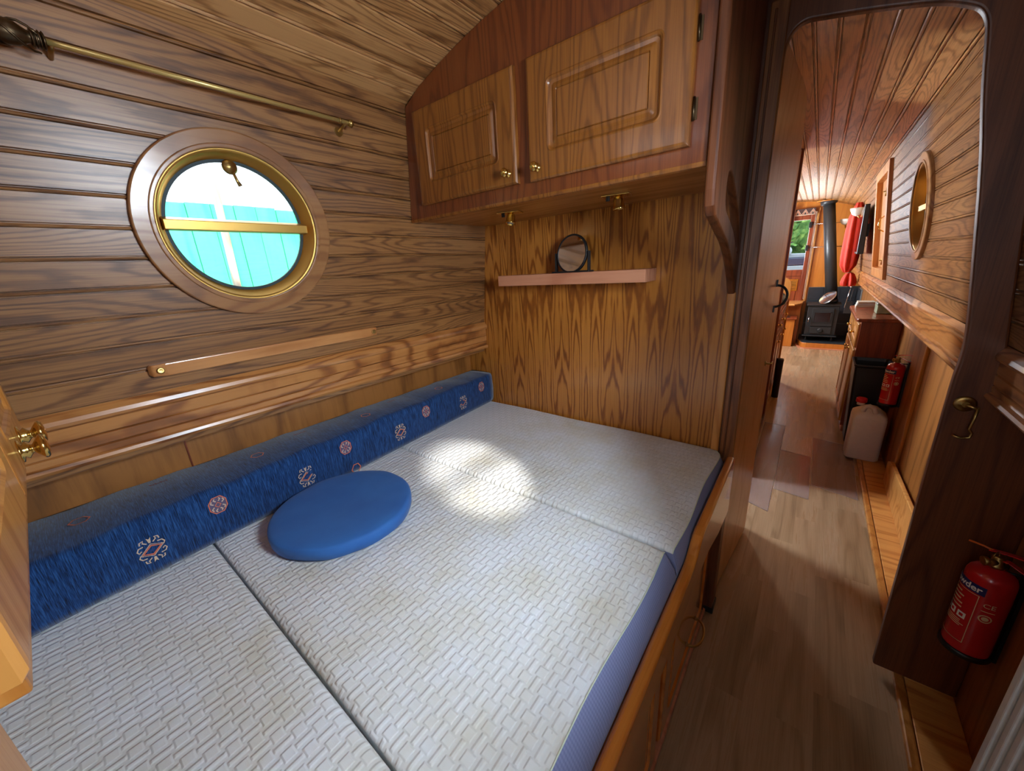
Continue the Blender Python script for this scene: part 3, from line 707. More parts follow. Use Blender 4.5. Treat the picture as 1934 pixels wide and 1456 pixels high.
# ------------------------------------------------------------------ mattress cushions
def cushion(name, y0, y1, label, x1far, x1near, group, topz=.735):
    """knitted top that rolls over its edges, separate side band"""
    t = thing(name, ((-1.3 - .2) / 2, (y0 + y1) / 2, .601), label, 'mattress', group)
    NX, NY = 46, 36; x0 = -1.50
    r = .016
    def side(v):   # x of the top edge along y
        return x1near + (x1far - x1near) * v
    rnd = random.Random(int(y0 * 100) + 5)
    vs = []; fs = []
    def prof(u):   # rounded along y edges
        return u
    E_ = .016 / (y1 - y0); vj = [0, E_ * .25, E_ * .5, E_ * .75] + [E_ + (1 - 2 * E_) * q / (NY - 8) for q in range(NY - 7)] + [1 - E_ * .75, 1 - E_ * .5, 1 - E_ * .25, 1]
    for j in range(NY + 1):
        v = vj[j]
        for i in range(NX + 1):
            u = i / NX
            y = y0 + (y1 - y0) * vj[j]; xe = side(v) + .004 * sin(v * 9 + y0 * 7)
            x = x0 + (xe - x0) * u
            dy = min(y - y0, y1 - y); dx = xe - x
            z = topz
            if dy < .016: z -= .009 * (1 - dy / .016) ** 2
            if dx < .03: z -= .004 * (1 - dx / .03) ** 2
            z += .0016 * sin(x * 11 + y * 5) * sin(y * 13 + 1)
            # corner at the far right is rounded off
            if v > .9 and u > .93 and y1 > 1.4: x -= .030 * ((v - .9) / .1) ** 2 * ((u - .93) / .07)
            vs.append((x, y, z))
    W = NX + 1
    for j in range(NY):
        for i in range(NX): fs.append((j * W + i, j * W + i + 1, (j + 1) * W + i + 1, (j + 1) * W + i))
    m = MB(); m.add(vs, fs, 0, True)
    # wrap the knit down both end faces
    for j in (0, NY):
        b = []; yy = y0 + .001 if j == 0 else y1 - .001
        row = [vs[j * W + i] for i in range(W)]
        low = [(p[0], yy, .606) for p in row]
        mid = [(p[0], yy, p[2] - .012) for p in row]
        m.add(row + mid + low, [(i, i + 1, W + i + 1, W + i) for i in range(NX)] + [(W + i, W + i + 1, 2 * W + i + 1, 2 * W + i) for i in range(NX)], 0, True)
    m.build('quilted_top', 'quilt', t, weld=True)
    s = MB(); sv = []; sf = []; K = 8
    prof_ = [(0, 0), (.003, -.004), (.012, -.020), (.022, -.040), (.027, -.060), (.026, -.080), (.018, -.105), (.006, -.128)]
    for j in range(NY + 1):
        p = vs[j * W + NX]
        for a, b_ in prof_: sv.append((p[0] + a * min(1.45, (-.1785 - p[0]) / .027), p[1], p[2] + b_))
    for j in range(NY):
        for k in range(K - 1): sf.append((j * K + k, j * K + k + 1, (j + 1) * K + k + 1, (j + 1) * K + k))
    # short return faces at both ends
    for j in (0, NY):
        yy = sv[j * K][1]; ring_ = [sv[j * K + k] for k in range(K)]; inner = [(ring_[0][0] - .02, yy, q[2]) for q in ring_]
        s.add(ring_ + inner, [(k, k + 1, K + k + 1, K + k) for k in range(K - 1)], 0, False)
    s.add(sv, sf, 0, True); s.build('side_band', 'band', t, weld=True)
    MB().tube([(vs[j * W + NX][0] + .001, vs[j * W + NX][1], vs[j * W + NX][2] + .0005) for j in range(NY + 1)], .0016, 6).build('edge_piping', Mt['quiltpipe'], t)
    MB().box(x0, -.235, y0 + .004, y1 - .004, .6015, .70).build('foam_core', 'white', t)
    return t
Mt['quiltpipe'] = flat('pale_piping', srgb(206, 218, 196), .8)
g = 'quilted mattress cushions side by side on the bed'
cushion('mattress', .858, 1.512, 'white quilted mattress section at the far end against the bulkhead', -.196, -.194, g)
cushion('mattress', .160, .852, 'white quilted mattress section in the middle of the bed, under the round cushion', -.210, -.213, g)
cushion('mattress', -.42, .154, 'white quilted mattress section nearest the camera', -.212, -.212, g)

# ------------------------------------------------------------------ blue patterned bolster
t = thing('bolster_cushion', (-1.42, .65, .736), 'long blue woven bolster with small terracotta medallions along the wall side of the bed', 'bolster')
def bx(y): return -1.262 - (y + .0) * (.098 / 1.5)          # front face x at y
YB0, YB1 = -.42, 1.508; NY = 60
m = MB(); vs = []; fs = []
for j in range(NY + 1):
    y = YB0 + (YB1 - YB0) * j / NY; xf = bx(y); wv = .0025 * sin(y * 17) + .002 * sin(y * 41 + 1)
    row = [(-1.526, .739), (-1.526, .885), (-1.522, .896), (-1.505, .902 + wv), ((-1.5 + xf) / 2, .903 + wv), (xf - .020, .901 + wv), (xf - .006, .897 + wv), (xf, .887), (xf + .004 + wv, .82), (xf + .002, .76), (xf - .004, .739)]
    vs += [(a, y, b_) for a, b_ in row]
K = 11
for j in range(NY):
    for k in range(K): fs.append((j * K + k, j * K + (k + 1) % K, (j + 1) * K + (k + 1) % K, (j + 1) * K + k))
fs += [tuple(range(K))[::-1], tuple(NY * K + k for k in range(K))]
m.add(vs, fs, 0, True)
def front_pt(y, dz, zc_): # point on the front face
    z = zc_ + dz; xf = bx(y)
    tt = min(1, max(0, (.887 - z) / .067)); off = .004 * tt if z > .82 else .004 - .002 * (.82 - z) / .06
    return (xf + off + .0032, y, z)
def top_pt(y, x): return (x, y, .9075)
def poly_front(pts, yc, zc_, mi): m.add([front_pt(yc + a, b_, zc_) for a, b_ in pts], [tuple(range(len(pts)))], mi)
def strip(pts, wd, P, mi, closed=True):
    n = len(pts); vs = []
    for i in range(n):
        a = Vector(pts[i - 1] if (i or closed) else pts[0]); b_ = Vector(pts[(i + 1) % n] if (i < n - 1 or closed) else pts[-1]); d = (b_ - a)
        d = d.normalized() if d.length > 0 else Vector((1, 0)); nn = Vector((-d.y, d.x)) * wd / 2; p = Vector(pts[i]); vs += [P(*(p + nn)), P(*(p - nn))]
    m.add(vs, [(2 * i, 2 * i + 1, 2 * ((i + 1) % n) + 1, 2 * ((i + 1) % n)) for i in range(n if closed else n - 1)], mi)
def motif_a(yc, zc_):
    P = lambda a, b_: front_pt(yc + a, b_, zc_)
    strip([(.019, .004), (0, .013), (-.019, -.004), (0, -.013)], .0045, P, 2); strip([(.024, .005), (0, .0175), (-.024, -.005), (0, -.0175)], .002, P, 1)
    m.add([P(.006, .001), P(0, .004), P(-.006, -.001), P(0, -.004)], [(0, 1, 2, 3)], 3)
    for s in (-1, 1):
        m.add([P(-.002, .021 * s), P(.002, .021 * s), P(.0045, .036 * s), P(0, .031 * s), P(-.0045, .036 * s)], [(0, 1, 2, 3, 4)], 1)
        for q in (-1, 1):
            strip([(.006 * q, .021 * s), (.013 * q, .027 * s), (.011 * q, .033 * s), (.018 * q, .031 * s), (.019 * q, .024 * s)], .0028, P, 1, False)
            strip([(.014 * q, .018 * s), (.023 * q, .017 * s), (.027 * q, .010 * s), (.024 * q, .004 * s), (.019 * q, .008 * s)], .0028, P, 1, False)
def motif_b(yc, zc_):
    P = lambda a, b_: front_pt(yc + a, b_, zc_)
    oc = [(.021, .010), (.010, .024), (-.010, .024), (-.021, .010), (-.021, -.010), (-.010, -.024), (.010, -.024), (.021, -.010)]
    m.add([(lambda v: (v[0] - .0008, v[1], v[2]))(P(a, b_)) for a, b_ in oc], [tuple(range(8))], 4)
    strip(oc, .0026, P, 2)
    strip([(.007, 0), (0, .008), (-.007, 0), (0, -.008)], .0026, P, 2)
    for q in (-1, 1):
        for s in (-1, 1):
            strip([(.003 * q, .011 * s), (.008 * q, .016 * s), (.005 * q, .020 * s)], .003, P, 1, False)
            strip([(.010 * q, .004 * s), (.016 * q, .009 * s), (.013 * q, .015 * s)], .003, P, 1, False)
def motif_c(yc, xc):
    P = lambda a, b_: top_pt(yc + a, xc + b_)
    strip([(.019, 0), (.010, .017), (-.008, .018), (-.019, 0), (-.010, -.017), (.008, -.018)], .0035, P, 2)
def motif_d(yc, xc):
    P = lambda a, b_: top_pt(yc + a, xc + b_)
    for a in range(-3, 4):
        strip([(a * .006 - .002, -.004 * (a % 2)), (a * .006 + .002, .006)], .003, P, 5, False)
for k in range(4): motif_a(.035 + .405 * k, .812)
for k in range(4): motif_b(.190 + .405 * k, .852)
for k in range(4): motif_c(-.06 + .405 * k, -1.385 - .006 * k)
for k in range(4): motif_d(.104 + .405 * k, -1.455)
for yy in (.62,): strip([(.019, 0), (.010, .017), (-.008, .018), (-.019, 0), (-.010, -.017), (.008, -.018)], .0035, lambda a, b_: front_pt(yy + a, b_, .752), 2)
Mt['m_cream'] = flat('cream_thread', srgb(204, 182, 158), .9); Mt['m_terra'] = flat('terracotta_thread', srgb(206, 112, 84), .9)
Mt['m_navy'] = flat('navy_thread', srgb(40, 62, 116), .9); Mt['m_grey'] = flat('dusky_thread', srgb(92, 84, 112), .9, noise=.2, nscale=300); Mt['m_rust'] = flat('rust_thread', srgb(120, 62, 62), .9)
m.build('woven_cover', ['bolster', 'm_cream', 'm_terra', 'm_navy', 'm_grey', 'm_rust'], t)

# ------------------------------------------------------------------ round blue cushion
t = thing('round_cushion', (-1.075, .445, .737), 'round flat blue foam cushion lying on the mattress', 'cushion')
dc = Vector((-1.068, .447)); RD = .205; m = MB(); seg = 72
prof = [(0, .742), (RD - .01, .742), (RD - .001, .746), (RD + .001, .765), (RD, .776), (RD - .0025, .7805), (RD - .009, .783), (RD - .03, .7845), (RD * .6, .784), (RD * .3, .782), (0, .780)]
vs = []; fs = []
for r, z in prof:
    for k in range(seg):
        a = 2 * pi * k / seg; rr = r * (1 + .006 * sin(3 * a + 1) + .004 * sin(7 * a)); vs.append((dc.x + rr * cos(a), dc.y + rr * sin(a), z + .0008 * sin(11 * a) * (1 if r > .15 else 0)))
for i in range(len(prof) - 1):
    for k in range(seg): k2 = (k + 1) % seg; fs.append((i * seg + k, i * seg + k2, (i + 1) * seg + k2, (i + 1) * seg + k))
m.add(vs, fs, 0, True); m.build('cushion_cover', 'disc', t, weld=True)

# ------------------------------------------------------------------ cupboard at the near end of the bed (only its edge is in view)
t = thing('wall_cupboard', (-.93, -.30, 1.0), 'light oak cupboard with two brass knobs at the near end of the bed', 'cupboard')
YD = -.068
def nd_T(x, d, z): return (x, YD + d - .02, z)
moulded_door(t, 'door', -1.245, -.835, 1.182, 1.98, 0, 'lightoak', T=nd_T)
dR = moulded_door(t, 'door', -.828, -.417, 1.182, 1.98, 0, 'lightoak', T=nd_T)
for x, z in ((-1.10, 1.213), (-1.00, 1.210)):
    MB().lathe([(.019, 0), (.019, .002), (.011, .004), (.015, .008), (.008, .013), (.007, .015), (.015, .020), (.0205, .024), (.021, .027), (.018, .030), (.007, .032), (0, .032)], (x, YD - .001, z), (0, 1, 0), 24).build('knob', 'brass', t)
MB().box(-1.30, -.53, -.46, YD - .024, 1.095, 2.0).build('carcass', 'lightoak', t, bevel=.003)
MB().box(-.572, -.42, -.46, -.122, .78, 1.094).build('corner_post', 'lightoak', t, bevel=.012)

# ------------------------------------------------------------------ corridor door, standing open
H0 = Vector((-.168, 1.553, 0)); HD = Vector((.050, .545, 0)).normalized(); HN = Vector((HD.y, -HD.x, 0))
def dp(s_, out, z): p = H0 + HD * s_ + HN * out; return (p.x, p.y, z)
t = struct('door_1', (H0.x, H0.y, 0), 'veneered corridor door standing open against the partition')
dpoly = [(0, .012), (.545, .012), (.545, 1.90), (.538, 1.96), (.520, 2.00), (.49, 2.025), (.44, 2.035), (0, 2.06)]
m = MB(); n = len(dpoly)
m.add([dp(a, 0, z) for a, z in dpoly] + [dp(a, -.03, z) for a, z in dpoly], [tuple(range(n)), tuple(range(n, 2 * n))[::-1]] + [(i, (i + 1) % n, n + (i + 1) % n, n + i) for i in range(n)])
m.build('door_leaf', 'doorpanel', t, bevel=.004)
m = MB(); pts = []
for i in range(17):
    a = -pi / 2 + pi * i / 16; pts.append(dp(.440 + .018 * cos(a), .003 + .038 * cos(a), 1.272 + .045 * sin(a)))
m.tube(pts, .005, 8)
for z, e in ((1.312, .028), (1.232, -.028)): m.hexa([dp(.433, 0, min(z, z + e)), dp(.447, 0, min(z, z + e)), dp(.447, .005, min(z, z + e)), dp(.433, .005, min(z, z + e)), dp(.433, 0, max(z, z + e)), dp(.447, 0, max(z, z + e)), dp(.447, .005, max(z, z + e)), dp(.433, .005, max(z, z + e))])
m.build('handle', 'black', t)
m = MB().lathe([(.012, 0), (.012, .003), (.005, .005), (.004, .020)], dp(.44, 0, .975), HN, 12); m.tube([dp(.44, .018, .975), dp(.475, .022, .972), dp(.50, .018, .970)], .0032, 8)
m.build('cabin_hook', 'brassdull', t)

# ------------------------------------------------------------------ brass cabin hook on the bulkhead
t = thing('cabin_hook', (.375, YB, 1.02), 'aged brass cabin hook hanging from a round plate on the dark bulkhead', 'hook')
MB().lathe([(.022, 0), (.022, .003), (.017, .005), (.009, .006), (.008, .012)], (.372, YB, 1.022), (0, -1, 0), 24).build('back_plate', 'brassdull', t)
MB().tube([(.372, YB - .012, 1.022), (.385, YB - .016, 1.018), (.393, YB - .016, 1.016)], .005, 8).tube([(.394, YB - .018, 1.020), (.392, YB - .020, .985), (.389, YB - .020, .957), (.396, YB - .020, .945), (.394, YB - .020, .932), (.378, YB - .022, .928), (.362, YB - .024, .934)], .0034, 8).build('hook_arm', 'brassdull', t)

# ------------------------------------------------------------------ fire extinguishers
def text_verts(body, size, bold=0.0):
    cu = bpy.data.curves.new('txt', 'FONT'); cu.body = body; cu.size = size; cu.offset = bold; cu.align_x = 'CENTER'; cu.align_y = 'CENTER'; cu.resolution_u = 3
    o = bpy.data.objects.new('txt', cu); C.objects.link(o); dg = bpy.context.evaluated_depsgraph_get(); dg.update()
    me = bpy.data.meshes.new_from_object(o.evaluated_get(dg)); v = [tuple(x.co) for x in me.vertices]; f = [tuple(p.vertices) for p in me.polygons]
    bpy.data.objects.remove(o, do_unlink=True); bpy.data.curves.remove(cu); bpy.data.meshes.remove(me); return v, f
def extinguisher(x, y, z0, R, Hb, face, wall, label, grp, tie=True):
    """face: angle of the label centre; wall: direction towards the mounting wall"""
    t = thing('fire_extinguisher', (x, y, z0), label, 'fire extinguisher', grp)
    MB().lathe([(0, .004), (R * .8, .0), (R * .97, .006), (R, .016), (R, Hb - R * .75), (R * .96, Hb - R * .5), (R * .85, Hb - R * .25), (R * .6, Hb - R * .06), (R * .34, Hb), (R * .30, Hb + .008)], (x, y, z0), (0, 0, 1), 48).build('cylinder', 'red', t)
    def W(u, v, e=.0008):  # label coords (u sideways seen from outside, v up) on the cylinder
        a = face + u / R; return (x + (R + e) * cos(a), y + (R + e) * sin(a), z0 + v)
    def quad(m, u0, u1, v0, v1, mi, e=.0008, n=10):
        vs = [W(u0 + (u1 - u0) * i / n, v, e) for i in range(n + 1) for v in (v0, v1)]
        m.add(vs, [(2 * i, 2 * i + 2, 2 * i + 3, 2 * i + 1) for i in range(n)], mi)
    k = R / .05
    m = MB(); hb = Hb - R * .75
    quad(m, -.075 * k, .022 * k, hb - .036 * k, hb - .008 * k, 0)
    quad(m, -.075 * k, .014 * k, .045 * k, .0465 * k, 1); quad(m, .0125 * k, .014 * k, .045 * k, hb - .040 * k, 1, n=1); quad(m, -.075 * k, .014 * k, hb - .0415 * k, hb - .040 * k, 1)
    rr = random.Random(3); vv = hb - .052 * k
    for r_ in range(5):
        u = -.070 * k
        quad(m, u, u + (.04 + .03 * rr.random()) * k, vv - .0045 * k, vv, 1); vv -= .0125 * k
    for c in range(3): quad(m, (-.066 + c * .025) * k, (-.047 + c * .025) * k, vv - .022 * k, vv - .002 * k, 2)
    for c in range(3): quad(m, (-.061 + c * .025) * k, (-.052 + c * .025) * k, vv - .017 * k, vv - .007 * k, 3, .0011, 3)
    vv -= .030 * k
    for r_ in range(4):
        if vv - .003 > .05 * k: quad(m, -.070 * k, (-.005 + .012 * rr.random()) * k, vv - .0022 * k, vv, 1)
        vv -= .0058 * k
    for body, sz, cu_, cv, mi, b_ in (('Powder', .026 * k, -.026 * k, hb - .022 * k, 2, .0006), ('CE', .020 * k, .036 * k, hb - .062 * k, 1, .0)):
        tv, tf = text_verts(body, sz, b_)
        m.add([W(cu_ + a, cv + b2, .0014) for a, b2, _ in tv], tf, mi)
    ring_ = [(.036 * k + .013 * k * cos(2 * pi * i / 24), hb - .105 * k + .013 * k * sin(2 * pi * i / 24)) for i in range(24)]; ring2 = [(.036 * k + .010 * k * cos(2 * pi * i / 24), hb - .105 * k + .010 * k * sin(2 * pi * i / 24)) for i in range(24)]
    m.add([W(a, b_, .0011) for a, b_ in ring_] + [W(a, b_, .0011) for a, b_ in ring2], [(i, (i + 1) % 24, 24 + (i + 1) % 24, 24 + i) for i in range(24)], 1)
    ring3 = [(.036 * k + .007 * k * cos(2 * pi * i / 16), hb - .105 * k + .007 * k * sin(2 * pi * i / 16)) for i in range(16)]; m.add([W(a, b_, .0011) for a, b_ in ring3], [tuple(range(16))], 1)
    quad(m, .024 * k, .050 * k, hb - .082 * k, hb - .080 * k, 1)
    m.build('label', ['blueband', 'cream', 'creamw', 'red'], t)
    zt = z0 + Hb
    fd = Vector((cos(face), sin(face), 0)); wd = Vector(wall).normalized(); sd = Vector((-fd.y, fd.x, 0))
    P = Vector((x, y, zt))
    m = MB().lathe([(.016 * k, .004), (.017 * k, .012), (.013 * k, .014), (.013 * k, .034), (.010 * k, .040)], P, (0, 0, 1), 20)
    m.cyl(P + Vector((0, 0, .022)), P + Vector((0, 0, .022)) + fd * .030 * k - wd * 0, .008, 14).lathe([(.011, 0), (.012, .002), (.012, .010), (.009, .011)], P + Vector((0, 0, .022)) + fd * .024 * k - sd * .006, fd - sd * .6, 16)
    m.build('valve', 'brassdull', t)
    a = -sd if (-sd).dot(wd) > sd.dot(wd) else sd; a = (a + wd * .4).normalized(); q = a.cross(Vector((0, 0, 1)))
    def slab(m, pts, wdt, th):
        for (s0, h0), (s1, h1) in zip(pts[:-1], pts[1:]):
            A = P + a * s0 + Vector((0, 0, h0)); B = P + a * s1 + Vector((0, 0, h1)); m.hexa([A + q * wdt, B + q * wdt, B - q * wdt, A - q * wdt, A + q * wdt + Vector((0, 0, th)), B + q * wdt + Vector((0, 0, th)), B - q * wdt + Vector((0, 0, th)), A - q * wdt + Vector((0, 0, th))])
    m = MB(); slab(m, [(-.02 * k, .044), (.012 * k, .052), (.055 * k, .058), (.088 * k, .052)], .008, .003); m.build('upper_lever', 'red', t, bevel=.001)
    m = MB(); slab(m, [(-.01 * k, .028), (.02 * k, .030), (.060 * k, .014), (.080 * k, .002)], .008, .003); m.build('carrying_handle', 'red', t, bevel=.001)
    m = MB(); m.tube([P + fd * .012 + Vector((0, 0, .042)) + (fd * cos(b_) + Vector((0, 0, 1)) * sin(b_)) * .011 for b_ in [2 * pi * i / 14 for i in range(14)]], .0014, 6, closed=True); m.build('safety_ring', 'brassdull', t)
    if tie: MB().tube([P + Vector((0, 0, .046)) - a * .01, P + Vector((0, 0, .049)) - a * .03, P + Vector((0, 0, .047)) - a * .058], .0028, 6).build('seal_tag', 'm_orange', t)
    # black wall bracket with straps
    B0 = Vector((x, y, z0)) + wd * (R + .003); tq = wd.cross(Vector((0, 0, 1)))
    m = MB(); m.hexa([B0 + tq * .016 - Vector((0, 0, .008)), B0 + wd * .014 + tq * .016 - Vector((0, 0, .008)), B0 + wd * .014 - tq * .016 - Vector((0, 0, .008)), B0 - tq * .016 - Vector((0, 0, .008))] + [v + Vector((0, 0, Hb + .018)) for v in (B0 + tq * .016, B0 + wd * .014 + tq * .016, B0 + wd * .014 - tq * .016, B0 - tq * .016)])
    m.lathe([(R * .99, -.004), (R + .004, -.004), (R + .004, .012), (R + .001, .012)], (x, y, z0), (0, 0, 1), 40)
    m.tube([P - Vector((0, 0, .004)) + (wd * cos(b_) + tq * sin(b_)) * (.36 * R + .002) for b_ in [2 * pi * i / 20 for i in range(20)]], .003, 6, closed=True); m.tube([P - Vector((0, 0, .004)) + wd * R * .36, P - Vector((0, 0, .004)) + wd * (R + .01)], .004, 6)
    m.build('wall_bracket', 'black', t)
Mt['m_orange'] = flat('orange_tag', srgb(214, 104, 40), .5)
extinguisher(.492, 1.425, .315, .048, .285, radians(228), (1, 0, 0), 'red powder fire extinguisher in the dark corner in front of the bulkhead', None)
extinguisher(.492, 3.37, .438, .045, .285, radians(245), (1, 0, 0), 'red powder fire extinguisher on the corridor side panel above the white jerrycan', None, False)

# ------------------------------------------------------------------ jerrycan and bin
Mt['tin'] = flat('pale_green_tin', srgb(170, 190, 160), .25, metal=.3, noise=.2, nscale=25); Mt['tinlid'] = flat('tin_lid', srgb(170, 180, 170), .25, metal=.5)
Mt['paper'] = flat('paper', srgb(210, 200, 180), .7)
t = thing('jerrycan', (.42, 3.40, .017), 'white translucent plastic jerrycan with a red cap on the floor of the corridor', 'jerrycan')
def jerry():
    m = MB(); x0, x1, y0, y1, zb = .335, .515, 3.33, 3.50, .017
    lv = [(0, .012, .03), (.012, 0, .035), (.30, 0, .035), (.33, .004, .035), (.355, .03, .04), (.375, .055, .03)]
    vs = []; n = None
    for h, ins, r in lv:
        lp = rrect(x0 + ins, x1 - ins, y0 + ins * .7, y1 - ins * .7, r * .7, 4); n = len(lp); vs += [(a, b_, zb + h) for a, b_ in lp]
    fs = [(i * n + k, i * n + (k + 1) % n, (i + 1) * n + (k + 1) % n, (i + 1) * n + k) for i in range(len(lv) - 1) for k in range(n)] + [tuple(range(n))[::-1], tuple((len(lv) - 1) * n + k for k in range(n))]
    return m.add(vs, fs, 0, True)
Mt['can'] = flat('translucent_white_plastic', srgb(226, 218, 208), .35, noise=.03)
jerry().build('container_body', 'can', t)
MB().tube([(.38, 3.34, .38), (.39, 3.34, .412), (.41, 3.345, .418), (.435, 3.35, .405), (.45, 3.355, .37)], [.016, .015, .014, .014, .016], 10).build('carrying_handle', 'can', t)
MB().lathe([(.022, -.012), (.022, .012)], (.375, 3.455, .40), (0, 0, 1), 20).build('spout', 'can', t)
cp = MB().lathe([(.029, .0), (.030, .004), (.030, .026), (.026, .030)], (.375, 3.455, .408), (0, 0, 1), 20); cp.build('screw_cap', 'redcap', t)

t = thing('waste_bin', (.41, 3.76, .0), 'black square open-topped waste bin behind the jerrycan', 'bin')
def bin_():
    m = MB(); lv = [(0, .03, 0), (.60, 0, 0), (.612, -.006, 0), (.622, -.006, 0), (.622, .004, 0), (.60, .008, 0), (.02, .036, 0)]
    vs = []
    for h, ins, _ in lv:
        lp = rrect(.315 + ins, .52 - ins, 3.60 + ins, 3.875 - ins, .02, 4); n = len(lp); vs += [(a, b_, .017 + h) for a, b_ in lp]
    fs = [(i * n + k, i * n + (k + 1) % n, (i + 1) * n + (k + 1) % n, (i + 1) * n + k) for i in range(len(lv) - 1) for k in range(n)] + [tuple(range(n))[::-1], tuple((len(lv) - 1) * n + k for k in range(n))]
    return m.add(vs, fs)
bin_().build('bin_body', 'black', t)

# ------------------------------------------------------------------ chest of drawers in the corridor
t = thing('chest_of_drawers', (.43, 4.35, 0), 'oak chest of drawers with a dark side panel beyond the black bin', 'chest of drawers')
MB().box(.325, .548, 3.905, 4.80, .05, .905).build('carcass', 'mahog', t, bevel=.003)
MB().box(.335, .548, 3.91, 4.79, 0, .05).build('plinth', 'shelf', t)
MB().prism([(.318, 3.88), (.548, 3.88), (.548, 4.82), (.318, 4.82), (.296, 4.80), (.290, 4.77), (.290, 3.94), (.294, 3.90), (.303, 3.885)], .905, .932, 'Z').build('top_board', 'mahog', t, bevel=.007, bseg=3)
def ch_T(x, d, z): return (.325 - d, x, z)
for (a0, a1, z0, z1, nm) in ((3.93, 4.34, .70, .885, 'drawer'), (4.36, 4.78, .70, .885, 'drawer'), (3.93, 4.34, .08, .68, 'door'), (4.36, 4.78, .08, .68, 'door')):
    d = moulded_door(t, nm, a0, a1, z0, z1, 0, 'lightoak', inset=.045, th=.016, T=ch_T)
    kz = (z0 + z1) / 2 if nm == 'drawer' else z1 - .05; ky = (a0 + a1) / 2 if nm == 'drawer' else (a1 - .05 if a0 < 4 else a0 + .05)
    knob(d, (.309, ky, kz), (-1, 0, 0), 1.0, 'brass')
t = thing('tin_box', (.47, 4.25, .932), 'pale green tin box on top of the chest of drawers under the capping board', 'box'); MB().box(.42, .52, 4.18, 4.34, .9325, 1.015).build('tin_body', 'tin', t, bevel=.006); MB().box(.417, .523, 4.177, 4.343, 1.000, 1.018).build('lid', 'tinlid', t, bevel=.004)
t = thing('paper_stack', (.40, 4.72, .932), 'stack of pale books at the far end of the chest of drawers', 'books')
for k in range(3): MB().box(.325 + .004 * k, .45, 4.66, 4.79, .9325 + .016 * k, .947 + .016 * k).build('book', 'paper' if k != 1 else 'white', t, bevel=.001)

# ------------------------------------------------------------------ radiator at the right edge
t = thing('radiator', (.42, .6, .1), 'white ribbed panel radiator at the bottom right edge beside the aisle', 'radiator')
m = MB().box(.402, .438, .20, .97, .12, .86)
y = .215
while y < .955: m.box(.394, .403, y, y + .018, .14, .84); y += .034
m.build('panel', 'white', t, bevel=.003)
for y in (.3, .85): MB().box(.438, .555, y, y + .02, .16, .20).build('wall_bracket', 'white', t)

# ------------------------------------------------------------------ clear protective sheets on the floor
Mt['sheet_edge'] = flat('sheet_edge', srgb(214, 206, 204), .3)
def sheet(pts, z, label):
    t = thing('floor_sheet', (sum(p[0] for p in pts) / 4, sum(p[1] for p in pts) / 4, z), label, 'floor sheet', 'clear plastic sheets on the corridor floor')
    MB().prism(pts, z, z + .0012, 'Z').build('sheet', 'sheet', t)
    MB().tube([(p[0], p[1], z + .0012) for p in pts], .0012, 4, closed=True).build('rim', 'sheet_edge', t)
sheet([(-.175, 2.42), (-.035, 2.36), (-.03, 3.80), (-.185, 3.82)], .0006, 'clear plastic sheet on the corridor floor beside the open door')
sheet([(-.028, 2.65), (.15, 2.62), (.155, 3.25), (-.03, 3.28)], .0006, 'clear plastic sheet in the middle of the corridor floor')
sheet([(.16, 2.82), (.385, 2.76), (.395, 3.6), (.16, 3.64)], .0006, 'clear plastic sheet on the corridor floor in front of the jerrycan')

# ------------------------------------------------------------------ side hatch, television, hanging cloth on the right-hand side
t = thing('side_hatch', (.37, 4.37, 1.2), 'light oak framed side hatch with brass bolts in the corridor wall', 'hatch')
def sh(y0, y1, z0, z1, d0, d1, mi=0, m=None):
    m = m or MB()
    return m.hexa([(xr(z0) - d0, y0, z0), (xr(z0) - d1, y0, z0), (xr(z0) - d1, y1, z0), (xr(z0) - d0, y1, z0), (xr(z1) - d0, y0, z1), (xr(z1) - d1, y0, z1), (xr(z1) - d1, y1, z1), (xr(z1) - d0, y1, z1)], mi)
m = MB(); sh(3.96, 4.03, 1.21, 2.03, -.03, .022, m=m); sh(4.71, 4.78, 1.21, 2.03, -.03, .022, m=m); sh(4.03, 4.71, 1.21, 1.28, -.03, .022, m=m); sh(4.03, 4.71, 1.96, 2.03, -.03, .022, m=m); m.build('frame', 'lightoak', t, bevel=.003)
for y0, y1 in ((4.032, 4.365), (4.375, 4.708)): sh(y0, y1, 1.282, 1.958, -.03, -.016).build('hatch_door', 'lightoak', t, bevel=.002)
for z in (1.34, 1.86): MB().cyl((xr(z) + .012, 4.41, z - .035), (xr(z) + .012, 4.41, z + .035), .005, 8).cyl((xr(z) + .012, 4.41, z), (xr(z) - .006, 4.41, z), .004, 8).build('bolt', 'brassdull', t)
m = MB().tube([(xr(1.56) + .014, 4.42, 1.56), (xr(1.6) - .012, 4.42, 1.58), (xr(1.62) - .018, 4.42, 1.62), (xr(1.66) - .012, 4.42, 1.66), (xr(1.68) + .012, 4.42, 1.68)], [.004, .005, .009, .005, .004], 8); m.build('handle', 'brass', t)

Mt['screen'] = flat('dark_screen', srgb(10, 14, 12), .06, coat=.3, noise=0)
t = thing('television', (.31, 5.35, 1.6), 'flat black television mounted on the wall beyond the side hatch', 'television')
m = MB().hexa([(.275, 5.02, 1.39), (.325, 5.02, 1.39), (.345, 5.72, 1.39), (.295, 5.72, 1.39), (.268, 5.02, 1.83), (.305, 5.02, 1.83), (.320, 5.72, 1.83), (.285, 5.72, 1.83)]); m.build('casing', 'black', t, bevel=.006)
m = MB().add([(.274, 5.04, 1.41), (.2935, 5.70, 1.41), (.2840, 5.70, 1.81), (.2665, 5.04, 1.81)], [(0, 1, 2, 3)]); m.build('screen', 'screen', t)
MB().box(.32, .352, 5.30, 5.42, 1.55, 1.67).build('wall_arm', 'black', t)

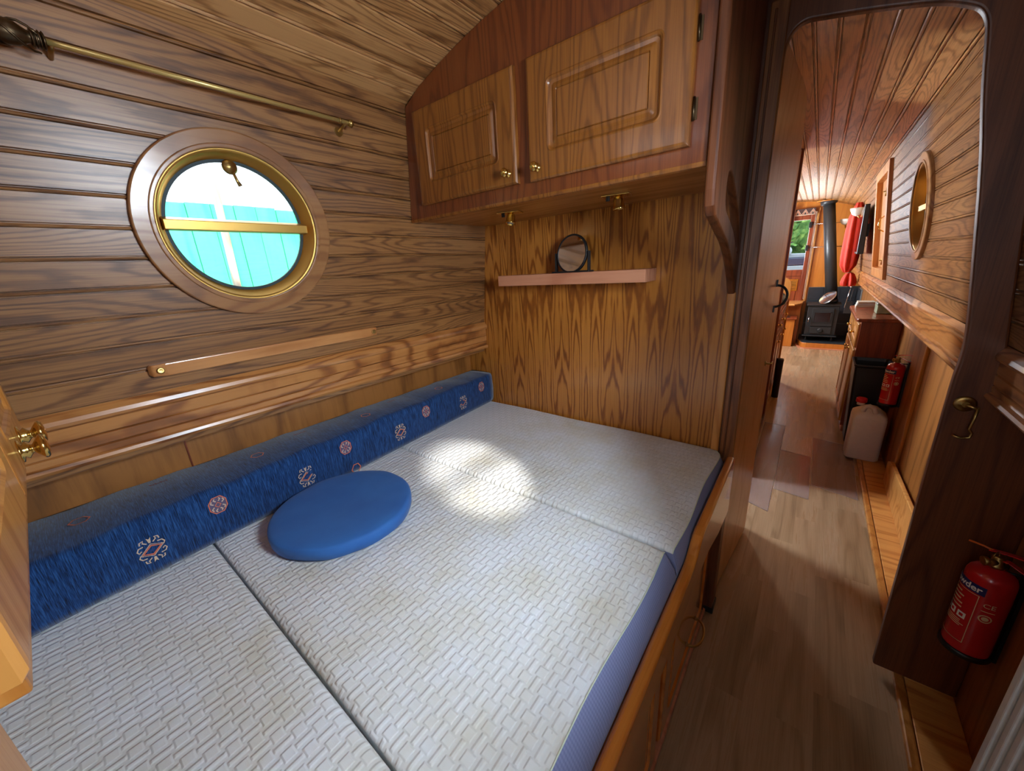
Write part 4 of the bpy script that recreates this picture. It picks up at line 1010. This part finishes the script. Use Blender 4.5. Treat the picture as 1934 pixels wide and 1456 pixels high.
t = thing('gathered_curtain', (.30, 6.3, 1.1), 'orange-red curtain gathered and tied against the cabin side near the stove', 'curtain')
def folds(cx, cy, lv, seg, nf, amp, ph=0):
    vs = []
    for z, rx, ry in lv:
        for k in range(seg):
            a = 2 * pi * k / seg; q = 1 + amp * sin(nf * a + ph + z * 2); vs.append((cx + rx * q * cos(a), cy + ry * q * sin(a), z))
    fs = [(i * seg + k, i * seg + (k + 1) % seg, (i + 1) * seg + (k + 1) % seg, (i + 1) * seg + k) for i in range(len(lv) - 1) for k in range(seg)] + [tuple(range(seg))[::-1], tuple((len(lv) - 1) * seg + k for k in range(seg))]
    return MB().add(vs, fs, 0, True)
Mt['curtain'] = flat('orange_red_cloth', srgb(190, 44, 24), .8, noise=.15, nscale=12)
folds(.285, 6.3, [(1.95, .025, .05), (1.90, .04, .09), (1.80, .065, .13), (1.65, .075, .15), (1.5, .078, .16), (1.35, .078, .16), (1.25, .07, .14), (1.18, .035, .06), (1.165, .018, .03)], 48, 7, .16).build('curtain_cloth', 'curtain', t)
folds(.32, 6.28, [(1.165, .018, .03), (1.145, .036, .06), (1.10, .050, .10), (1.05, .058, .12), (1.012, .052, .13), (1.008, .02, .05)], 48, 6, .38, 1).build('curtain_tail', 'curtain', t)
MB().tube([(.30 + .024 * cos(a), 6.3 + .036 * sin(a), 1.168) for a in [2 * pi * i / 16 for i in range(16)]], .006, 6, closed=True).build('tie_back', 'm_cream', t)
def sconce(x, y, z, label, wd):
    t = thing('wall_lamp', (x, y, z), label, 'lamp')
    MB().lathe([(.012, 0), (.045, .02), (.065, .06), (.070, .085), (.066, .085), (.058, .06), (.03, .025), (0, .02)], (x, y, z), (0, 0, 1), 24).build('shell_shade', 'whiteplastic', t)
    MB().tube([(x, y, z + .01), (x + wd[0] * .5, y + wd[1] * .5, z - .03), (x + wd[0], y + wd[1], z - .01)], .007, 8).build('bracket', 'brassdull', t)
sconce(.235, 7.80, 1.78, 'small white bowl wall lamp beside the stove flue', (0.02, .22))
sconce(.27, 6.05, 1.79, 'small white bowl wall lamp in front of the orange-red curtain', (.07, 0))

# ------------------------------------------------------------------ stove, hearth and tiles
t = thing('hearth', (.25, 7.7, 0), 'raised stove hearth with an orange wood riser', 'hearth')
hp = [(-.10, 8.045), (-.10, 7.60), (-.045, 7.34), (.02, 7.31), (.54, 7.31), (.54, 8.045)]
MB().prism(hp, 0, .085, 'Z').build('riser', 'endwall', t, bevel=.004); MB().prism([(a * .985 + .003, b_ * .999 + .01) for a, b_ in hp], .085, .10, 'Z').build('hearth_tiles', 'slate', t)
MB().prism([(-.14, 7.62), (-.075, 7.31), (.01, 7.275), (.54, 7.275), (.54, 7.309), (.02, 7.309), (-.046, 7.339), (-.101, 7.60)], 0, .014, 'Z').build('edging', 'shelf', t)
def tiles(parent, nm, o, u, v, nu, nv, su, sv):
    m = MB(); o = Vector(o); u = Vector(u); v = Vector(v); nrm = u.cross(v).normalized()
    for i in range(nu):
        for j in range(nv):
            A = o + u * (i * su + .003) + v * (j * sv + .003); B = A + u * (su - .006); Cc = B + v * (sv - .006); D = A + v * (sv - .006)
            m.hexa([A, B, Cc, D, A + nrm * .008, B + nrm * .008, Cc + nrm * .008, D + nrm * .008])
    return m.build(nm, 'slate', parent)
tp = thing('tile_splashback', (.24, 8.04, .10), 'dark slate tile splashback behind the stove', 'tiles')
MB().box(-.07, .545, 8.036, 8.046, .101, .876).box(.536, .547, 7.32, 8.036, .101, .876).build('backing', 'grout', tp)
tiles(tp, 'tiles', (-.07, 8.036, .101), (1, 0, 0), (0, 0, 1), 3, 4, .202, .1935)
tiles(tp, 'tiles', (.536, 8.03, .101), (0, -1, 0), (0, 0, 1), 3, 4, .23, .1935)
Mt['stoveglass'] = flat('smoked_glass', srgb(40, 26, 24), .08, coat=.6)
t = thing('wood_stove', (.16, 7.62, .10), 'black cast-iron stove with a glazed door on the hearth', 'stove')
SX0, SX1, SY = -.03, .345, 7.46
MB().box(SX0, SX1, SY, 7.82, .19, .635).build('stove_body', 'stove', t, bevel=.008)
MB().box(SX0 - .018, SX1 + .018, SY - .02, 7.84, .635, .660).build('top_plate', 'stove', t, bevel=.006)
m = MB(); m.box(.03, .29, SY - .022, SY, .33, .60); d = m.build('fire_door', 'stove', t, bevel=.005)
MB().box(.065, .255, SY - .027, SY - .021, .395, .535).build('door_glass', 'stoveglass', d, bevel=.004)
m = MB(); m.box(.055, .265, SY - .030, SY - .022, .385, .395).box(.055, .265, SY - .030, SY - .022, .535, .545).box(.055, .065, SY - .030, SY - .022, .385, .545).box(.255, .265, SY - .030, SY - .022, .385, .545); m.build('glass_frame', 'stove', d)
MB().tube([(.008, SY - .01, .47), (.004, SY - .04, .46), (.0, SY - .045, .42), (.0, SY - .045, .39)], .007, 8).build('door_handle', 'steel', d)
m = MB(); m.box(.03, .29, SY - .018, SY, .215, .315); m.lathe([(.035, 0), (.035, .012), (.02, .018)], (.16, SY - .018, .265), (0, -1, 0), 20); m.build('ash_door', 'stove', t, bevel=.003)
MB().box(SX0 - .02, SX1 + .02, SY - .06, SY + .02, .175, .190).build('ash_lip', 'stove', t, bevel=.004)
for x, y in ((SX0 + .03, SY + .02), (SX1 - .03, SY + .02), (SX0 + .03, 7.79), (SX1 - .03, 7.79)): MB().lathe([(.014, 0), (.016, .01), (.012, .03), (.018, .092)], (x, y, .1005), (0, 0, 1), 12).build('leg', 'stove', t)
f0, f1 = Vector((.245, 7.70, .66)), Vector((.0, 7.74, 2.135))
t2 = thing('stove_flue', (.245, 7.70, .66), 'tall black flue pipe leaning up from the stove to the cabin roof', 'flue')
MB().cyl(f0 + Vector((0, 0, .001)), f1 + (f1 - f0) * .02, .073, 32).lathe([(.078, 0), (.080, .01), (.080, .04), (.073, .045)], f0 + (f1 - f0) * .0, f1 - f0, 32).build('pipe', 'fluem', t2)
MB().lathe([(.084, 0), (.10, .02), (.10, .06)], f1 - (f1 - f0).normalized() * .05, f1 - f0, 32).build('roof_collar', 'fluem', t2)
MB().lathe([(.15, 0), (.15, .012), (.09, .014)], (0, 7.74, zc(0) - .016), (0, 0, 1), 32).build('ceiling_ring', 'endwall', t2)
t = thing('pan_lid', (.20, 7.55, .662), 'round steel lid leaning on top of the stove against the flue', 'lid')
MB().lathe([(0, 0), (.10, .004), (.118, .004), (.122, .010), (.116, .012), (.06, .022), (0, .026)], (.190, 7.500, .752), (-.62, -.45, .65), 36).build('lid_disc', 'steel', t)
MB().tube([(.165, 7.48, .768), (.150, 7.465, .79), (.175, 7.47, .81), (.185, 7.485, .79)], .005, 8).build('lid_handle', 'black', t)
t = thing('fireside_tools', (.42, 7.0, .5), 'poker and shovel hanging beside the stove', 'fireside tools')
MB().tube([(.40, 7.05, .93), (.385, 7.04, .80), (.37, 7.04, .66)], .004, 8).sphere((.40, 7.05, .94), .012).build('poker', 'steel', t)
MB().tube([(.43, 7.06, .90), (.42, 7.06, .74)], .005, 8).hexa([(.37, 7.05, .58), (.46, 7.05, .58), (.46, 7.07, .58), (.37, 7.07, .58), (.385, 7.05, .74), (.445, 7.05, .74), (.445, 7.07, .74), (.385, 7.07, .74)]).build('shovel', 'stove', t, bevel=.006)
MB().box(.36, .55, 7.045, 7.075, .935, .95).build('hanging_bar', 'stove', t)
t = thing('airing_rail', (.05, 7.97, 1.48), 'upper thin rail with a dark bracket crossing behind the flue', 'rail', 'rails behind the flue')
def wire_rail(t, z):
    MB().tube([(-.19, 7.99, z + .01), (.30, 7.99, z - .005)], .0045, 6).build('wire', 'steel', t)
    MB().box(-.20, -.165, 7.975, 8.049, z - .04, z + .045).build('end_bracket', 'black', t, bevel=.003)
wire_rail(t, 1.835)
t = thing('airing_rail', (.05, 7.97, 1.48), 'lower thin rail with a dark bracket crossing behind the flue', 'rail', 'rails behind the flue')
wire_rail(t, 1.49)
for x0, x1, zz0 in ((-.115, -.085, .0), ): o = MB().box(x0, x1, 8.03, 8.05, zz0, 2.08).build('trim_8', 'lightoak', None, bevel=.003); S_(o)

# ------------------------------------------------------------------ front door
t = struct('door_2', (-.405, 8.05, .5), 'mahogany front door with a tall window and a small brass vent')
m = MB(); F0, F1 = 8.015, 8.049
m.box(-.70, -.62, F0, F1, .50, 2.02).box(-.19, -.135, F0, F1, .50, 2.02).box(-.62, -.19, F0, F1, 1.92, 2.02).box(-.62, -.19, F0, F1, 1.06, 1.16).box(-.62, -.19, F0, F1, .50, .58)
m.build('door_frame', 'mahog', t, bevel=.005)
MB().box(-.62, -.19, F0 + .012, F1, .58, 1.06).build('lower_panel', 'mahog', t)
MB().box(-.57, -.24, F0 + .002, F0 + .012, .63, 1.02).build('raised_field', 'mahog', t, bevel=.006)
MB().box(-.63, -.18, 8.060, 8.064, 1.15, 1.93).build('glass_pane', 'glass', t)
m = MB().box(-.355, -.225, F0 - .004, F0 + .002, .82, 1.01); v = m.build('vent', 'brass', t, bevel=.003)
m = MB()
for k in range(7): m.box(-.345, -.245, F0 - .008, F0 - .004, .84 + k * .022, .85 + k * .022)
m.build('vent_louvre', 'brassdull', v)
MB().box(-.50, -.435, F0 - .03, F0, 1.50, 1.58).build('lock_box', 'mahog', t); MB().cyl((-.46, F0 - .03, 1.585), (-.375, F0 - .03, 1.60), .010, 10).build('lock_lever', 'black', t)
Mt['m_navyd'] = flat('pelmet_ground', srgb(74, 52, 48), .9)
t = thing('door_pelmet', (-.4, 8.0, 1.99), 'patterned fabric pelmet with zigzags above the front door', 'pelmet')
m = MB(); m.box(-.72, -.145, 7.985, 7.992, 1.995, 2.085, 0)
for k in range(6):
    xk = -.70 + k * .095
    for q, mi in ((0, 1), (.012, 2), (.024, 1)):
        m.add([(xk + q, 7.9845, 2.0), (xk + q + .006, 7.9845, 2.0), (xk + .048 + .003, 7.9845, 2.075 - q), (xk + .048 - .003, 7.9845, 2.075 - q)], [(0, 1, 2, 3)], mi)
        m.add([(xk + .096 - q, 7.9845, 2.0), (xk + .090 - q, 7.9845, 2.0), (xk + .048 - .003, 7.9842, 2.075 - q), (xk + .048 + .003, 7.9842, 2.075 - q)], [(0, 1, 2, 3)], mi)
m.build('pelmet_cloth', ['m_navyd', 'm_cream', 'm_terra'], t)
MB().box(-.72, -.145, 7.98, 7.986, 1.988, 1.998).build('braid', 'm_cream', t)
t = thing('blind_cord', (-.13, 7.99, .68), 'pale looped blind cord hanging beside the front door', 'cord')
MB().tube([(-.135, 7.99, 2.03), (-.128, 7.99, 1.4), (-.122, 7.99, .70), (-.112, 7.99, .675), (-.104, 7.99, .70), (-.112, 7.99, 1.4), (-.125, 7.99, 2.03)], .0035, 6).build('cord', 'm_cream', t)
t = thing('door_curtain', (-.47, 7.9, 1.2), 'strip of red curtain hanging beside the front door', 'curtain')
folds(-.475, 7.93, [(2.10, .035, .03), (1.9, .035, .03), (1.6, .03, .03), (1.2, .03, .03)], 24, 5, .2).build('curtain_cloth', 'curtain', t)

# step shelf and box seat under the front door
t = thing('step_shelf', (-.4, 7.7, .6), 'orange wood step shelf under the front door', 'shelf')
MB().prism([(-.86, 7.42), (-.20, 7.42), (-.115, 7.66), (-.10, 8.045), (-.86, 8.045)], .635, .66, 'Z').build('shelf_board', 'lightoakX', t, bevel=.006); MB().box(-.86, -.12, 7.70, 8.045, .0, .634).build('riser_panel', 'endwall', t)
t = thing('box_seat', (-.4, 7.5, 0), 'low orange wood box step in front of the front door', 'step')
MB().box(-.70, -.165, 7.38, 7.695, 0, .43).build('box_body', 'endwall', t, bevel=.004); MB().box(-.72, -.145, 7.355, 7.697, .43, .455).build('lid_board', 'mahog', t, bevel=.006)
MB().box(-.42, -.24, 7.40, 7.52, .4555, .459).build('tread_mat', 'black', t)
MB().lathe([(.010, 0), (.010, .012)], (-.164, 7.45, .33), (1, 0, 0), 12).build('knob', 'brass', t)

# ------------------------------------------------------------------ galley unit on the left beyond the post
t = thing('galley_unit', (-.5, 4.6, 0), 'galley base unit on the left beyond the mahogany post', 'kitchen unit')
MB().box(-.85, -.225, 3.95, 5.18, .08, .93).build('carcass', 'lightoak', t, bevel=.003); MB().box(-.82, -.24, 3.95, 5.16, 0, .08).build('plinth', 'bulk', t)
MB().box(-.86, -.205, 3.95, 5.20, .93, .962).build('worktop', 'mahog', t, bevel=.008)
MB().prism([(5.20, 0), (5.225, 0), (5.225, 0)], -.2, -.19, 'X')
m = MB(); up = [(-.86, .0), (-.196, .0), (-.196, 1.10), (-.205, 1.145), (-.24, 1.175), (-.28, 1.185), (-.86, 1.185)]; m.prism(up, 5.20, 5.225, 'Y'); m.build('end_upstand', 'lightoak', t, bevel=.004)
def ga_T(x, d, z): return (-.225 + d, x, z)
for a0, a1 in ((3.97, 4.36), (4.38, 4.77), (4.79, 5.17)):
    d = moulded_door(t, 'door', a0, a1, .10, .70, 0, 'mahog', inset=.05, th=.016, T=ga_T); knob(d, (-.209, a1 - .04, .64), (1, 0, 0))
    d = moulded_door(t, 'drawer', a0, a1, .72, .91, 0, 'mahog', inset=.045, th=.016, T=ga_T); knob(d, (-.209, (a0 + a1) / 2, .82), (1, 0, 0))
t = thing('kettle', (-.27, 4.55, .962), 'dark teal enamel kettle on the galley worktop behind the door handle', 'kettle')
Mt['teal'] = flat('teal_enamel', srgb(60, 90, 104), .25, coat=.5)
MB().lathe([(.085, .0), (.095, .012), (.095, .06), (.08, .10), (.05, .125), (.03, .13), (.012, .135), (.012, .15), (0, .155)], (-.29, 4.55, .963), (0, 0, 1), 28).build('kettle_body', 'teal', t)
MB().tube([(-.29, 4.47, 1.06), (-.29, 4.47, 1.15), (-.29, 4.55, 1.19), (-.29, 4.63, 1.15), (-.29, 4.63, 1.06)], .007, 8).build('handle', 'black', t)
MB().tube([(-.29, 4.635, 1.02), (-.29, 4.68, 1.06), (-.29, 4.70, 1.09)], [.016, .012, .009], 8).build('spout', 'teal', t)
t = thing('pedal_bin', (-.175, 4.42, 0), 'small black bin standing against the galley unit', 'bin')
MB().lathe([(.0, .002), (.030, .002), (.032, .38), (.034, .40), (.03, .415), (0, .42)], (-.172, 4.60, 0), (0, 0, 1), 20).build('bin_body', 'black', t)

# ------------------------------------------------------------------ outside
t = thing('boarded_fence', (-2.42, 1, 0), 'turquoise painted boarded wall seen through the porthole', 'fence')
Mt['turq'] = wood('turquoise_paint', srgb(30, 170, 120), srgb(46, 196, 150), srgb(80, 214, 176), 'Z', rings=5, ring_amt=.2, streak=.3, rough=.6, coat=0)
m = MB(); y = -1.5; k = 0; rr = random.Random(4)
while y < 4: m.box(-2.44, -2.415 + .003 * (k % 2), y, y + .098, -.3, 1.84 + .01 * rr.random()); y += .10; k += 1
m.build('board', 'turq', t, bevel=.003)
Mt['polewood'] = wood('weathered_wood', srgb(110, 104, 96), srgb(160, 154, 140), srgb(200, 192, 176), 'Z', rough=.8, coat=0)
t = thing('mooring_pole', (-2.2, .66, 0), 'weathered grey pole standing in front of the turquoise boards', 'pole')
MB().tube([(-2.25, .67, -.3), (-2.25, .66, .9), (-2.25, .69, 1.95)], .016, 10).build('pole_shaft', 'polewood', t)

def foliage_mat():
    m = NT('leaf_green'); tc = m.n('ShaderNodeTexCoord'); n = m.noise(tc.outputs['Object'], 2.5, 5, .7)
    col = m.ramp(n, [(.32, srgb(40, 74, 40)), (.68, srgb(150, 178, 96)), (.5, srgb(86, 128, 66))])
    m.principled(col, .7, 0, None, 0, .2); return m.m
Mt['leaf'] = foliage_mat()
def tree(x, y, z0, r, seed, label):
    t = thing('tree', (x, y, 0), label, 'tree', 'trees seen through the front door window'); rr = random.Random(seed)
    MB().tube([(x, y, 0), (x + .1, y, z0 - r * .3), (x, y, z0)], [.16, .12, .06], 10).build('trunk', 'polewood', t)
    m = MB()
    for i in range(900):
        a = rr.uniform(0, 2 * pi); b_ = math.acos(rr.uniform(-1, 1)); q = r * (.75 + .3 * rr.random()); c = Vector((x + q * sin(b_) * cos(a), y + q * sin(b_) * sin(a), z0 + q * cos(b_) * .9))
        d = Vector((rr.uniform(-1, 1), rr.uniform(-1, 1), rr.uniform(-1, 1))).normalized(); u = d.orthogonal().normalized(); v = d.cross(u); sz = rr.uniform(.12, .26)
        m.add([c + u * sz, c + v * sz * .6, c - u * sz, c - v * sz * .6], [(0, 1, 2, 3)])
    m.sphere((x, y, z0), r * .82, seg=20); m.build('crown', 'leaf', t)
tree(-.3, 19, 1.9, 1.6, 1, 'bushy green tree on the right in the front door window')
tree(-3.9, 22, 2.5, 1.9, 2, 'larger green tree on the left in the front door window')
t = thing('moored_boat', (-.6, 13, 0), 'dark blue and white boat moored beyond the front door', 'boat')
Mt['hull'] = flat('blue_hull_paint', srgb(22, 34, 62), .4); Mt['awning'] = flat('white_cabin_top', srgb(120, 132, 142), .6)
MB().prism([(-2.6, 1.29), (-2.5, 1.10), (2.0, 1.10), (2.3, 1.29)], 12.6, 14.0, 'Y').build('hull_band', 'hull', t, bevel=.02)
MB().prism([(-2.5, 1.098), (-2.2, -.3), (1.6, -.3), (2.0, 1.098)], 12.6, 14.0, 'Y').build('lower_hull', 'awning', t, bevel=.02)
MB().prism([(-2.3, 1.291), (-2.1, 1.42), (-.6, 1.40), (1.2, 1.34), (1.4, 1.291)], 12.8, 13.8, 'Y').build('cabin_top', 'awning', t, bevel=.02)
MB().lathe([(.07, -.03), (.13, -.03), (.13, .03), (.07, .03)], (-.72, 12.78, 1.47), (0, -1, 0), 24).build('life_ring', 'awning', t)

Mt['water'] = flat('canal_water', srgb(58, 70, 60), .08, noise=.1, nscale=3, bump=.3)
o = MB().box(-14, 14, -6, 40, -.36, -.30).build('canal_water', 'water'); tag(o, 'canal water around the boat', 'water', kind='stuff')
